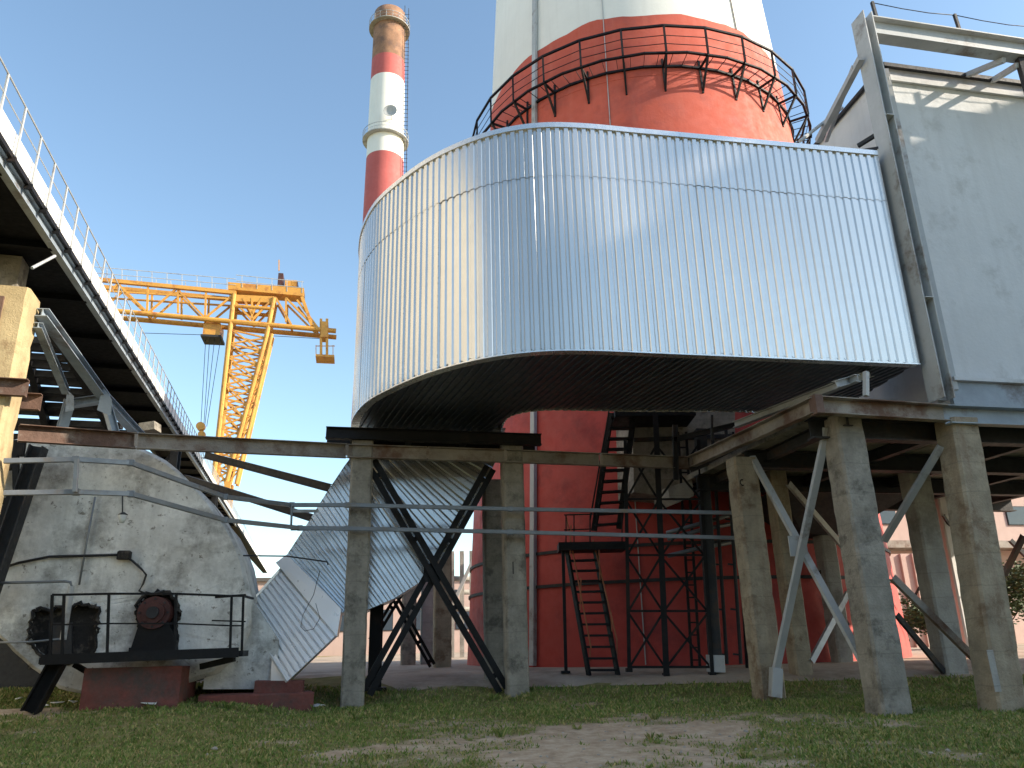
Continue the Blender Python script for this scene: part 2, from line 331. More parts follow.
# ---------------------------------------------------------------- main chimney
CX, CY, CR0, CK = 6.25, 32.0, 8.25, .05
def cr(z): return CR0 - CK*(z-.8)
def cone_pt(px, py, extra=0., it=40):      # where a pixel's ray meets the shaft
    d = ray(px, py); t0 = 15.
    lo, hi = 5., 60.
    for k in range(400):
        t = lo + (hi-lo)*k/400; P = EYE + d*t
        if math.hypot(P.x-CX, P.y-CY) <= cr(P.z)+extra: return P
    return EYE + d*40
ch = root('chimney', (CX, CY, .8), 'wide tapering chimney with red lower shaft, white upper shaft and black walkway', 'chimney')
zr = cone_pt(632, 17).z
zw = cone_pt(640, 46, 1.25).z              # walkway floor
ZS = 9.6
lathe('shade_red_base', [(cr(z), z) for z in [.3+i*(ZS-.3)/8 for i in range(9)]], CX, CY, MT['red_shade'], ch, 128)
rs = lathe('red_shaft', [(cr(z), z) for z in [ZS+i*(zr-ZS)/14 for i in range(15)]], CX, CY, MT['red'], ch, 128)
for i in range(128):
    v_ = rs.data.vertices[14*128+i]; v_.co.z += .3*noise.noise(Vector((i*.13, 0, 2))) + .12*noise.noise(Vector((i*.45, 4, 2)))
lathe('white_shaft', [(cr(z)-.012, z) for z in [zr-.9+i*(95-zr+.9)/12 for i in range(13)]], CX, CY, MT['white'], ch, 128)
for py in (548, 583):
    zz = cone_pt(600, py).z; ring('band', CX, CY, cr(zz)+.03, zz, .07, MT['steel_dark'], ch, 96, h=.1)
zz = cone_pt(600, 84).z; ring('joint', CX, CY, cr(zz)+.004, zz, .02, MT['red'], ch, 96, h=.05)
# walkway
NB = 30
wk = mesh('walkway', [], [], MT['steel_black'], ch)
ri, ro = cr(zw)+.02, cr(zw)+.85
wk.data = lathe('tmp', [(ro-.10, zw-.05), (ro, zw-.05), (ro, zw+.02), (ro-.10, zw+.02), (ro-.1, zw-.05)], CX, CY, MT['steel_black'], ch, NB, smooth=False).data
tmp = bpy.data.objects['tmp']; bpy.data.objects.remove(tmp)
def cpt(r, a, z): return Vector((CX+r*math.cos(a), CY+r*math.sin(a), z))
ring('inner_angle', CX, CY, ri+.05, zw-.03, .09, MT['steel_black'], wk, NB, h=.09)
RH = 1.25
for i in range(NB):
    a = 2*math.pi*(i+.5)/NB; an = 2*math.pi*(i+1.5)/NB
    if math.sin(a) > .45: continue
    tan = Vector((-math.sin(a), math.cos(a), 0))
    bar('rail_post', cpt(ro-.03, a, zw), cpt(ro-.03, a, zw+RH), .075, .075, MT['steel_black'], wk)
    bars('bracket', [(cpt(ri, a, zw-.06), cpt(ro, a, zw-.06)), (cpt(ri-.02, a, zw+.35), cpt(ri+.05, a, zw-1.25)), (cpt(ri+.03, a, zw-1.2), cpt(ro-.08, a, zw-.08))], .075, .075, MT['steel_black'], wk)
for i in range(NB):
    a = 2*math.pi*(i+.5)/NB; an = 2*math.pi*(i+1.5)/NB
    if math.sin(a) > .45: continue
    bar('handrail', cpt(ro-.03, a, zw+RH), cpt(ro-.03, an, zw+RH), .085, .085, MT['steel_black'], wk)
    for k in (.3, .62): bar('middle_rail', cpt(ro-.03, a, zw+RH*k), cpt(ro-.03, an, zw+RH*k), .022, .022, MT['steel_black'], wk)
# open bar grating of the walkway: radial flats
gv, gf = [], []
for i in range(NB*3):
    a = 2*math.pi*i/(NB*3)
    if math.sin(a) > .45: continue
    v_, f_ = bargeo(cpt(ri+.08, a, zw-.01), cpt(ro-.12, a, zw-.01), prof('sq', .018, .03)); k = len(gv); gv += v_; gf += [tuple(q+k for q in f) for f in f_]
gt = mesh('grating', gv, gf, MT['steel_black'], wk); gt['kind'] = 'stuff'
# vertical conduit on the shaft
pa = cone_pt(537, 60); aa = math.atan2(pa.y-CY, pa.x-CX)
bar('conduit', cpt(cr(.9)+.09, aa, .9), cpt(cr(95)+.09, aa, 95), .2, .16, MT['steel_grey'], ch, 'box')
pa = cone_pt(606, 60); aa = math.atan2(pa.y-CY, pa.x-CX); bar('cable', cpt(cr(.9)+.02, aa, .9), cpt(cr(95)+.02, aa, 95), .03, .03, MT['steel_grey'], ch)
pa = cone_pt(731, 10); aa = math.atan2(pa.y-CY, pa.x-CX); bar('cable', cpt(cr(zr)+.02, aa, zr), cpt(cr(95)+.02, aa, 95), .035, .03, MT['steel_dark'], ch)

# ---------------------------------------------------------------- striped far chimney
FY = 95.
ft = at(390.5, 4, FY); fb = at(385, 190, FY); fx = ft.x
f2 = root('striped_chimney', (fx, FY, .8), 'slim distant chimney with red and white bands and bare brick top', 'chimney')
def fr(z): return 2.36 + (ft.z - z)*.0105
def fz(py):
    lo, hi = 0., 120.
    for _ in range(40):
        mid = (lo+hi)/2; d = Vector((fx, FY-fr(mid), mid)) - EYE; yy = 384 - FPX*d.dot(cU)/d.dot(cF)
        if yy > py: lo = mid
        else: hi = mid
    return lo
zt = fz(4)
seg = [(-1, 'red_far', .3), (150, 'white_far', 0), (72, 'red_far', 0), (52, 'brick_far', 0), (16, 'brick_far', 0)]
lv = [.3, fz(150), fz(72), fz(52), zt]
for (z0, z1, mt) in ((lv[0], lv[1], 'red_far'), (lv[1], lv[2], 'white_far'), (lv[2], lv[3], 'red_far'), (lv[3], lv[4], 'brick_far')):
    lathe({'red_far': 'red_band', 'white_far': 'white_band', 'brick_far': 'brick_top'}[mt], [(fr(z0+(z1-z0)*i/6), z0+(z1-z0)*i/6) for i in range(7)] + ([(fr(z1)-.4, z1), (fr(z1)-.4, z1-2)] if mt == 'brick_far' else []), fx, FY, MT[mt], f2, 48)
for py in (19, 131):
    z_ = fz(py); r_ = fr(z_)
    pl_ = ring('platform', fx, FY, r_+.35, z_, .7, MT['steel_grey'] if py > 50 else MT['conc_pale'], f2, 40, h=.14)
    ring('platform_rail', fx, FY, r_+.68, z_+1.1, .06, MT['steel_grey'], pl_, 40); ring('platform_rail', fx, FY, r_+.68, z_+.55, .04, MT['steel_grey'], pl_, 40)
    for P_a, P_b in [((fx+(r_+.68)*math.cos(k*math.pi/10), FY+(r_+.68)*math.sin(k*math.pi/10), z_), (fx+(r_+.68)*math.cos(k*math.pi/10), FY+(r_+.68)*math.sin(k*math.pi/10), z_+1.1)) for k in range(20)]: bar('platform_post', P_a, P_b, .06, .06, MT['steel_grey'], pl_)
la = R(-22)
bars('ladder', [((fx+(fr(20)+.25+o)*math.cos(la), FY+(fr(20)+.25)*math.sin(la)+o, 20), (fx+(fr(zt)+.25+o)*math.cos(la), FY+(fr(zt)+.25)*math.sin(la)+o, zt+1)) for o in (0, .55)], .07, .07, MT['steel_dark'], f2)
lr = []
for k in range(100):
    z_ = 24+k*(zt-24)/100; r_ = fr(z_)+.25; lr.append(((fx+r_*math.cos(la), FY+r_*math.sin(la), z_), (fx+(r_+.75)*math.cos(la), FY+(r_+.55)*math.sin(la)+.3, z_)))
bars('ladder_hoops', lr, .05, .05, MT['steel_dark'], f2)['kind'] = 'stuff'
dz = fz(116); dx = at(391, 116, FY-3).x
ds = lathe('antenna_dish', [(0.02, 0), (.5, .06), (.95, .28), (.98, .28), (.5, 0), (.02, -.06)], 0, 0, MT['steel_grey'], None, 20)
ds.parent = f2; ds.rotation_euler = (R(90), 0, 0); ds.location = (dx-fx, -fr(dz)-.9, dz-.8)
bar('antenna_arm', (dx, FY-fr(dz)-.85, dz), (dx, FY-fr(dz)+.3, dz-.5), .1, .1, MT['steel_grey'], f2)

# ---------------------------------------------------------------- corrugated flue duct with elbow
ZB, ZT = 7.15, 12.52
ctrl = [(8.86, 15.735), (8.4, 15.655), (7.1, 15.42), (4.77, 15.0), (3.0, 14.68), (1.7, 14.45), (.75, 14.40), (-.16, 14.58), (-1.02, 14.99), (-1.9, 15.64), (-2.7, 16.48), (-3.44, 17.45), (-3.98, 18.6), (-4.27, 19.6), (-4.40, 20.3)]
def spline(c, step=.01):
    P = [Vector((*p, 0)) for p in c]; P = [P[0]*2-P[1]] + P + [P[-1]*2-P[-2]]; out = []
    for i in range(1, len(P)-2):
        n_ = max(4, int((P[i+1]-P[i]).length/step))
        for k in range(n_):
            t = k/n_; a, b, c_, d = P[i-1], P[i], P[i+1], P[i+2]
            out.append(.5*((2*b)+(c_-a)*t+(2*a-5*b+4*c_-d)*t*t+(3*b-a-3*c_+d)*t**3))
    out.append(P[-2]); return out
class Path:
    def __init__(s, pts):
        s.p = pts; s.l = [0.]
        for a, b in zip(pts, pts[1:]): s.l.append(s.l[-1]+(b-a).length)
        s.L = s.l[-1]; s.i = 0
    def __call__(s, t):
        t = max(0, min(s.L, t)); lo, hi = 0, len(s.l)-1
        while hi-lo > 1:
            m_ = (lo+hi)//2
            if s.l[m_] <= t: lo = m_
            else: hi = m_
        f = (t-s.l[lo])/max(1e-9, s.l[hi]-s.l[lo]); p = s.p[lo].lerp(s.p[hi], f)
        a = s.p[max(0, lo-6)]; b = s.p[min(len(s.p)-1, hi+6)]; d = (b-a).normalized(); return p, Vector((d.y, -d.x, 0))
PER, DEP = .20, .035
PROFILE = [(0, 0), (.46, 0), (.60, -1), (.86, -1), (1.0, 0)]       # broad flats, narrow grooves
def corr(name, path, side, z0, z1, nper, mat, parent, t0, t1, jit=0.):
    # sheets of nper ribs each, standing edge to edge along the path
    t = t0; k = 0; made = []
    while t < t1 - 1e-3:
        te = min(t1, t + nper*PER); V = []; F = []; ts = []
        j = 0
        while t + j*PER < te - 1e-6:
            for a, h in PROFILE[:-1]:
                q = t + (j+a)*PER
                if q <= te + 1e-6: ts.append((q, h))
            j += 1
        ts.append((te, 0))
        o0, o1, o2 = random.uniform(-.002, .002) + jit, random.uniform(-.007, .007), random.uniform(-.005, .005)
        for q, h in ts:
            p, nrm = path(q); p = p + nrm*side*(h*DEP + o0 + o1*(q-t)/max(.1, te-t)); pt_ = p + nrm*side*o2
            V += [(p.x, p.y, z0), (pt_.x, pt_.y, z1)]
        F = [(2*i, 2*i+2, 2*i+3, 2*i+1) for i in range(len(ts)-1)]
        made.append(mesh(name, V, F, mat, parent)); t = te; k += 1
    return made
du = root('flue_duct', (1, 17, ZB), 'big silver corrugated flue duct curving in front of the red chimney', 'duct')
outer = Path(spline(ctrl)); zs_ = ZT - 1.32
corr('cladding_sheet', outer, -1, ZB, zs_+.02, 6, MT['zinc'], du, 0, outer.L)
corr('cladding_sheet', Path([p + outer(0)[1]*0 for p in outer.p]), -1, zs_, ZT, 6, MT['zinc'], du, 0, outer.L, jit=.009)
inner_c = [(8.5, 19.75), (5.8, 19.25), (2.75, 18.92), (1.2, 18.70), (.55, 18.74), (.1, 18.98), (-.15, 19.4), (-.28, 20.2), (-.3, 20.9)]
inner = Path(spline(inner_c))
corr('inner_sheet', inner, 1, ZB, ZT, 10, MT['zinc'], du, 0, inner.L)
# flashing along top and a drip edge along the foot
def strip(name, path, side, z0, z1, o0, o1, mat, parent, n=8, t0=0, t1=None):
    t1 = t1 or path.L; st = (t1-t0)/n
    for k in range(n):
        V = []; m_ = 12
        for i in range(m_+1):
            p, nr = path(t0+st*k + st*i/m_ + (.0 if i else .002)); a = p+nr*side*o0; b = p+nr*side*o1
            V += [(a.x, a.y, z0), (b.x, b.y, z0), (b.x, b.y, z1), (a.x, a.y, z1)]
        F = []
        for i in range(m_):
            for q in range(4): F.append((i*4+q, i*4+(q+1) % 4, i*4+4+(q+1) % 4, i*4+4+q))
        F += [(3, 2, 1, 0), tuple(m_*4+q for q in range(4))]
        mesh(name, V, F, mat, parent)
strip('top_flashing', outer, -1, ZT-.09, ZT+.035, -.12, .035, MT['zinc_plain'], du, 10)
strip('drip_edge', outer, -1, ZB-.03, ZB-.004, -.2, .012, MT['zinc_plain'], du, 10)
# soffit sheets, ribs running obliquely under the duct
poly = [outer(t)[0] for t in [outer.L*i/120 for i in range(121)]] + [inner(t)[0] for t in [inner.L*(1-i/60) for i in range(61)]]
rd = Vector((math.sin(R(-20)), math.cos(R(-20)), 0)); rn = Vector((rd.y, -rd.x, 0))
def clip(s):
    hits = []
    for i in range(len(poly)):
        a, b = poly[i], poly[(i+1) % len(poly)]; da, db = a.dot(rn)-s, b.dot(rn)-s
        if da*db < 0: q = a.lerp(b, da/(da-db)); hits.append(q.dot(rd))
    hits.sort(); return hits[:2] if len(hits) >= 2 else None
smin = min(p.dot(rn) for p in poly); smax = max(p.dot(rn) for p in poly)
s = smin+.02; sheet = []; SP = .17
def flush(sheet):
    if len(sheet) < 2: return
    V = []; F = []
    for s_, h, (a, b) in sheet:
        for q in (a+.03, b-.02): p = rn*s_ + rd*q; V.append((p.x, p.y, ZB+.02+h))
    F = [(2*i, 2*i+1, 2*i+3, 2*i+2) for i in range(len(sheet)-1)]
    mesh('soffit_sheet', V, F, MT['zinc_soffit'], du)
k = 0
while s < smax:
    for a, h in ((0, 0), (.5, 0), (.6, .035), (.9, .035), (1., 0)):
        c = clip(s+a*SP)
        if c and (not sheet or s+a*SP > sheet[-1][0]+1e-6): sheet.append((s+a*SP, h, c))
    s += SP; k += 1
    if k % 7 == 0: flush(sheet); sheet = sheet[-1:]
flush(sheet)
roofp = [(p.x, p.y, ZT-.05) for p in poly]
mesh('duct_roof', roofp, [tuple(range(len(roofp)))], MT['zinc_plain'], du)
# end closure over the black beam
e0 = outer(outer.L)[0]; e1 = inner(inner.L)[0]
mesh('end_plate', [(e0.x, e0.y, ZB), (e1.x, e1.y, ZB), (e1.x, e1.y, ZT), (e0.x, e0.y, ZT)], [(0, 1, 2, 3)], MT['zinc_plain'], du)

# ---------------------------------------------------------------- concrete columns
def column(label, base, top, wx, wy, mat, u=None, group=None, seed=0, cham=.05, zb=None, name='concrete_column', lean=0.):
    u = u or GU; v = Vector((-u.y, u.x, 0)); base = Vector(base); rq = random.Random(seed)
    t = root(name, base, label, 'column', group); n_ = 34; V = []; F = []
    h = top - base.z; ch_ = cham
    pr = [(-wx/2+ch_, -wy/2), (wx/2-ch_, -wy/2), (wx/2, -wy/2+ch_), (wx/2, wy/2-ch_), (wx/2-ch_, wy/2), (-wx/2+ch_, wy/2), (-wx/2, wy/2-ch_), (-wx/2, -wy/2+ch_)]
    for j in range(n_+1):
        z = base.z - .25 + (h+.25)*j/n_
        for a, b in pr:
            jt = rq.uniform(0, .035) * (2.6 if rq.random() < .14 else 1)
            p = base + u*(a*(1-jt) + lean*j/n_) + v*(b*(1-jt)); V.append((p.x, p.y, z))
    for j in range(n_):
        for i in range(8): F.append((j*8+i, j*8+(i+1) % 8, j*8+8+(i+1) % 8, j*8+8+i))
    F += [tuple(range(7, -1, -1)), tuple(range(n_*8, n_*8+8))]
    mesh('shaft', V, F, mat, t); return t
def onground(px, py, Y): P = at(px, py, Y); return Vector((P.x, P.y, hgt(P.x, P.y)))
C1 = onground(352, 708, 19.45); C2 = onground(517, 700, 20.2)
c1 = column('concrete column left of the crossed braces, under the curved duct end', C1, at(356, 431, C1.y).z, .56, .52, MT['conc'], seed=1)
c2 = column('concrete column right of the crossed braces, in front of the chimney', C2, at(515, 437, C2.y).z, .56, .52, MT['conc'], seed=2)
C2b = C2 + GV*1.6 + GU*-.28; C2b.z = hgt(C2b.x, C2b.y)
column('dark concrete column close behind the one at the crossed braces', C2b, 6.0, .5, .5, MT['conc'], seed=3)
bars_ = bar
# painted number mark on column
mk = C2 - GV*.268 + GU*-.03
mesh('painted_mark', [mk+GU*a+UP*(at(509, 575, C2.y).z+b) - UP*C2.z for a, b in ((-.06, 0), (-.035, 0), (-.035, .3), (-.06, .3))], [(0, 1, 2, 3)], MT['steel_dark'], c2)
C3 = onground(769, 695, 18.6); BB = onground(889, 712, 15.9); RR = onground(1003, 714, 16.0)
c3 = column('tan concrete column marked with a black letter, left end of crossed grey braces', C3, at(743, 459, C3.y).z, .62, .5, MT['conc_warm'], seed=5)
V = []; n_ = 9
cm = Vector((C3.x, C3.y, 0)) - GV*.262 + GU*-.17; cz = at(733, 485, C3.y).z
for i in range(n_+1):
    a = R(60 + 240*i/n_)
    for r_ in (.055, .085): p = cm + GU*(r_*math.cos(a)*.8); V.append((p.x, p.y, cz + r_*math.sin(a)))
mesh('painted_mark', V, [(2*i, 2*i+1, 2*i+3, 2*i+2) for i in range(n_)], MT['steel_black'], c3)
column('chipped concrete column with tan edge under the rusty deck corner', BB, at(848, 418, BB.y).z, .66, .6, MT['conc'], seed=6)
cR_ = column('rust-streaked concrete column nearest the right edge', RR, at(955, 420, RR.y).z, .66, .6, MT['conc_warm'], seed=7, lean=.34)
box('pale_patch', RR - GV*.305 + GU*-.27 + UP*.35, .14, .012, .75, MT['conc_pale'], cR_)
C3b = onground(803, 686, 21.4); column('brownish column between the crossed grey braces', C3b, at(784, 475, 21.4).z + .6, .5, .45, MT['conc_warm'], seed=8)
F3 = onground(843, 666, 24.0); column('slim grey column behind the crossed grey braces', F3, 6.6, .5, .5, MT['conc_pale'], seed=9)
S1 = onground(955, 690, 21.2); column('grey column set back between the two nearest right columns', S1, 6.2, .66, .55, MT['conc_pale'], seed=10)
W1 = onground(972, 655, 25.5); column('white painted column set far back near the right edge', W1, 6.4, .6, .5, MT['wall_white'], seed=11)
FA = onground(442, 668, 28.5); column('far concrete column seen under the sloping duct, beside chimney', FA, 6.8, .62, .6, MT['conc_warm'], seed=12)
FB = onground(408, 656, 33); column('farthest dark column seen between the crossed braces and steel post', FB, 6.6, .6, .6, MT['conc'], seed=13)
FC = onground(427, 656, 33.5); column('farthest pale column seen under the sloping duct', FC, 6.6, .55, .6, MT['conc_pale'], seed=14)

# black beams the duct end rests on
bb = root('support_beam', (-2, 19.6, 6.7), 'black steel support beam under the end of the curved duct', 'beam')
zbm = az(330, 433, 0).z
pL = at(326, 433, 19.2); pR = at(541, 441, 20.1)
pL.z = pR.z = 6.80
bar('beam', at(326, 433, 19.0), at(541, 440, 19.9), .22, .30, MT['steel_black'], bb, 'I')
bar('beam', at(326, 433, 19.0)+GV*.75, at(541, 440, 19.9)+GV*.75, .22, .30, MT['steel_black'], bb, 'I')
for k in range(4): p = at(326, 433, 19.0).lerp(at(541, 440, 19.9), .12+.26*k); bar('spacer', p, p+GV*.75, .15, .2, MT['steel_black'], bb)

# ---------------------------------------------------------------- long channel beam and brackets
fbm = root('channel_beam', (-3, 18.6, 6.2), 'long rusty channel beam running across the columns', 'beam')
b0 = at(18, 433, 15.4); b1 = at(137, 441, 16.9); b2 = at(347, 451, C1.y-.35); b3 = at(505, 456, C2.y-.36); b4 = at(690, 463, 21.2)
for k, (a, b, mt, hh) in enumerate(((b0, b1, 'rust_dark', .36), (b1, b2, 'rust', .36), (b2, (b2+b3)/2, 'rust', .34), ((b2+b3)/2, b3, 'rust', .34), (b3, b3.lerp(b4, .5), 'rust', .34), (b3.lerp(b4, .5), b4, 'rust', .34))):
    d = (b-a).normalized()*.012
    bar('channel_length', a+d, b-d, .16, hh, MT[mt], fbm, 'C')
    bar('joint_plate', b-d*3-GV*.09, b+d*3-GV*.09, .02, hh*.8, MT['rust'], fbm)
# deck-edge beam of the right structure running toward the camera
rb = root('deck_edge_beam', (6, 16, 6.2), 'rust-brown channel beam leading back from the deck corner', 'beam')
k1 = at(815, 405, 15.0); k1b = at(845, 402, 15.05)
zA = b4.z
bar('channel_length', b4+UP*.02, at(755, 433, 17.6), .18, .33, MT['rust'], rb, 'C')
bar('channel_length', at(755, 433, 17.6), k1, .18, .33, MT['rust'], rb, 'C')
bar('upper_rail', at(735, 425, 19.2), at(858, 378, 15.6), .16, .16, MT['steel_grey'], rb, 'I')
bar('rail_post', at(866, 396, 15.2), at(866, 372, 15.25), .09, .09, MT['steel_grey'], rb)
bar('rail_post', at(712, 440, 18.9), at(712, 415, 18.9), .05, .05, MT['steel_dark'], rb)
bar('cross_piece', at(836, 384, 15.5), at(870, 374, 16.4), .16, .16, MT['steel_grey'], rb, 'I')

# crossed black braces between the two centre columns
def brace(label, segs, w, h, mat, kind='L', name='cross_brace', sp=.13, plate=None, group=None):
    t = root(name, (segs[0][0]+segs[0][1])/2, label, 'brace', group)
    for a, b in segs:
        d = (b-a).normalized(); x = d.cross(GV).normalized()
        for s_ in ((-1, 1) if sp else (0,)):
            bar('angle', a+x*sp*s_/2*1.0, b+x*sp*s_/2*1.0, w, h, mat, t, kind, up=GV)
        if sp:
            bars('batten', [((a.lerp(b, f)-x*sp*.6), (a.lerp(b, f)+x*sp*.6)) for f in (.06, .35, .65, .94)], .12, .02, mat, t, up=GV)
    if plate is not None: bar('gusset', plate-UP*.22, plate+UP*.22, .42, .03, mat, t, up=GV)
    return t
pc = at(432, 573, 19.9)
brace('crossed black steel braces between the two centre columns', [(at(371, 462, C1.y+.05), at(503, 690, C2.y+.05)), (at(490, 468, C2.y+.2), at(366, 693, C1.y+.2))], .15, .1, MT['steel_black'], sp=.2, plate=pc)
sp_ = root('steel_post', onground(374, 697, 20.9), 'black steel post just right of the left centre column', 'post')
P0 = onground(374, 697, 20.9); bar('shaft', P0, P0+UP*3.6, .3, .3, MT['steel_black'], sp_, 'I'); box('base_plate', P0-UP*.02, .6, .5, .07, MT['steel_black'], sp_)
brace('small black crossed braces far under the sloping duct', [(at(395, 598, 26.5), at(432, 665, 28)), (at(402, 590, 26.5), at(372, 640, 27.2))], .1, .1, MT['steel_black'], sp=.16)

# ---------------------------------------------------------------- sloping outlet duct
oP = C1 + GV*.95
od = root('outlet_duct', apl(330, 600, oP), 'silver sloping corrugated duct rising from the fan to the curved duct', 'duct')
def q(px, py, d=0): P = apl(px, py, oP); return P + GV*d
topL = [(286, 556), (304, 529), (325, 495), (345, 465), (362, 443), (385, 428), (420, 425), (470, 428)]
botL = [(341, 613), (366, 611), (394, 599), (421, 582), (452, 545), (476, 505), (494, 462), (503, 432)]
tp = Path([q(*p) for p in topL]); bt = Path([q(*p, -.42) for p in botL])
def pl_at(path, f):
    n_ = len(path.p)-1; x = f*n_; i = min(n_-1, int(x)); return path.p[i].lerp(path.p[i+1], x-i)
def ruled(name, n0, n1, N_, fa, fb, mat, dep=.035, PROFILE=PROFILE):
    V = []; F = []; m_ = 0
    for j in range(n0, n1+1):
        for a, h in PROFILE[:-1]:
            f = (j+a)/N_
            if j == n1 and a > 0: break
            A = fa(f); B = fb(f); V += [A - GV*(h*dep+0), B - GV*(h*dep)]
    V = [p + GV*0 for p in V]
    F = [(2*i, 2*i+1, 2*i+3, 2*i+2) for i in range(len(V)//2-1)]
    return mesh(name, V, F, mat, od)
NR = 26
for k in range(0, NR, 5): ruled('cladding_sheet', k, min(k+5, NR), NR, lambda f: pl_at(tp, f), lambda f: pl_at(bt, f), MT['zinc'])
DD = 2.2
for nm, path in (('upper_face', tp), ('under_face', bt)):
    V = []; 
    for p in path.p: V += [p, p+GV*DD]
    mesh(nm, V, [(2*i, 2*i+1, 2*i+3, 2*i+2) for i in range(len(path.p)-1)], MT['zinc_plain'], od)
mesh('back_face', [pl_at(tp, i/14)+GV*DD for i in range(15)] + [pl_at(bt, i/14)+GV*DD for i in range(15)], [(i, i+1, i+16, i+15) for i in range(14)], MT['zinc_plain'], od)
# flange band and lower box
fl = [q(276, 563, -.1), q(287, 555, -.1), q(342, 611, -1.1), q(338, 637, -1.27)]
mesh('flange_band', fl + [p+GV*(DD+.1) for p in fl], [(0, 3, 2, 1), (4, 5, 6, 7), (0, 1, 5, 4), (1, 2, 6, 5), (2, 3, 7, 6), (3, 0, 4, 7)], MT['zinc_reflect'], od)
A0, A1, B0, B1 = q(245, 611, -.3), q(281, 569, -.05), q(292, 679, -1.5), q(337, 636, -1.25)
ruled('lower_sheet', 0, 10, 10, lambda f: A0.lerp(A1, f), lambda f: B0.lerp(B1, f), MT['zinc_reflect'], .09, [(0, 0), (.66, 0), (.72, -1), (.94, -1), (1, 0)])
lo4 = [A0, A1, B1, B0]
mesh('lower_box', [p+GV*.12 for p in lo4] + [p+GV*DD for p in lo4], [(0, 3, 2, 1), (4, 5, 6, 7), (0, 1, 5, 4), (1, 2, 6, 5), (2, 3, 7, 6), (3, 0, 4, 7)], MT['zinc_plain'], od)
tri = [q(276, 646, -1.0), q(276, 680, -1.3), q(293, 679, -1.46)]
mesh('skirt_plate', tri + [p+GV*.5 for p in tri], [(0, 1, 2), (5, 4, 3), (0, 3, 4, 1), (1, 4, 5, 2), (2, 5, 3, 0)], MT['zinc_reflect'], od)
bar('edge_trim', A0-GV*.03, A1-GV*.03, .05, .05, MT['zinc_reflect'], od); bar('edge_trim', B0-GV*.03, A0-GV*.03, .05, .05, MT['zinc_reflect'], od)
wl_ = root('wire_loop', q(320, 590, -.2), 'thin black hook wire with a drooping loop before the silver duct', 'wire')
tube('arm', [q(247, 560, -1.0), q(290, 560, -.9), q(328, 565, -.8), (q(329, 568, -.8))], .018, MT['cable'], wl_)
lp = [(322, 575), (316, 598), (306, 617), (304, 628), (308, 632), (316, 630), (322, 620), (318, 606)]
tube('loop', [q(*p, -1.3) for p in lp], .008, MT['cable'], wl_, 6)

# ---------------------------------------------------------------- cable trays (two long pipes)
for k, (pts, lab) in enumerate((([(4, 461, 14.2), (76, 459.5, 14.6), (131, 463, 15.2), (225, 497, 17.0), (292, 505, 18.6), (347, 505, C1.y-.55), (510, 509, C2.y-.6), (735, 513, 19.6)], 'upper of the two long grey pipes strung across the columns'),
                                ([(4, 493, 14.2), (76, 492, 14.6), (131, 494, 15.2), (225, 520, 17.0), (300, 528, 18.6), (347, 528.5, C1.y-.55), (510, 532, C2.y-.6), (738, 538, 19.6)], 'lower of the two long grey pipes strung across the columns'))):
    P = [at(*p) for p in pts]
    t = root('pipe', P[3], lab, 'pipe')
    for a, b in zip(P, P[1:]): bar('pipe_length', a, b, .085, .095, MT['pipe'], t, 'box')
    for p in P[1:-1]: bar('coupling', p-GU*.06, p+GU*.06, .115, .125, MT['pipe'], t, 'box')
pbk = root('pipe_bracket', at(293, 516, 18.5), 'slotted grey bracket linking the two long pipes left of column', 'bracket')
bar('strut', at(292, 505, 18.5), at(291, 529, 18.5), .09, .03, MT['pipe'], pbk); 
for py in (509, 527): bar('arm', at(291, py+2, 18.52), at(318, py+2, 18.9), .05, .07, MT['pipe'], pbk)
pb2 = bar('pipe_hanger', at(77, 459, 14.5), at(75, 492, 14.5), .07, .07, MT['pipe']); tag(pb2, 'short grey upright joining the two pipes before the white fan', 'bracket')

# ---------------------------------------------------------------- filter building on the raised deck (right)
pb0 = az(928, 402, 6.25)                                   # foot of the grey post
WB = pb0 + GV*1.15                                          # wall plane
fbld = root('filter_building', WB, 'pale rendered filter building raised on concrete columns at right', 'building')
wl0 = apl(888, 68, WB); wz0 = apl(942, 378, WB).z; wz1 = wl0.z
u0 = ga(wl0) - .12; bW = gb(WB)
def wallgrid(name, a0, a1, z0, z1, b, mat, parent, n=10, zf=None):
    V = []; F = []
    for i in range(n+1):
        a = a0+(a1-a0)*i/n
        for j in range(n+1):
            z = z0+((z1 if zf is None else zf(a))-z0)*j/n; V.append(G(a, b, z) + GV*random.uniform(-.006, .006))
    F = [(i*(n+1)+j, (i+1)*(n+1)+j, (i+1)*(n+1)+j+1, i*(n+1)+j+1) for i in range(n) for j in range(n)]
    return mesh(name, V, F, mat, parent, smooth=True)
wallgrid('front_wall', u0, u0+14, wz0, wz1, bW, MT['wall'], fbld, 24)
# side wall (facing left) with a roofline falling to the back
hit_ = apl(812, 138, G(u0, bW), GU); SLP = max(.05, min(.6, (wz1-hit_.z)/max(.5, gb(hit_)-bW)))
def sz(b): return wz1 - SLP*(b-bW)
V = []; F = []; n_ = 14
for i in range(n_+1):
    b = bW + 12*i/n_
    V += [G(u0, b, 6.4), G(u0, b, max(9., sz(b)))]
mesh('side_wall', V, [(2*i+2, 2*i, 2*i+1, 2*i+3) for i in range(n_)], MT['wall'], fbld)
mesh('roof', [G(u0-.05, bW-.06, wz1), G(u0+14, bW-.06, wz1+.05), G(u0+14, bW+12, max(9., sz(bW+12))+.02), G(u0-.05, bW+12, max(9., sz(bW+12))+.02)], [(0, 1, 2, 3)], MT['roofing'], fbld)
bar('roof_edge', G(u0-.08, bW-.07, wz1+.02), G(u0+14, bW-.07, wz1+.02), .1, .12, MT['steel_dark'], fbld)
bar('roof_edge', G(u0-.08, bW-.1, wz1), G(u0-.08, bW+10, sz(bW+10)), .08, .1, MT['steel_dark'], fbld)
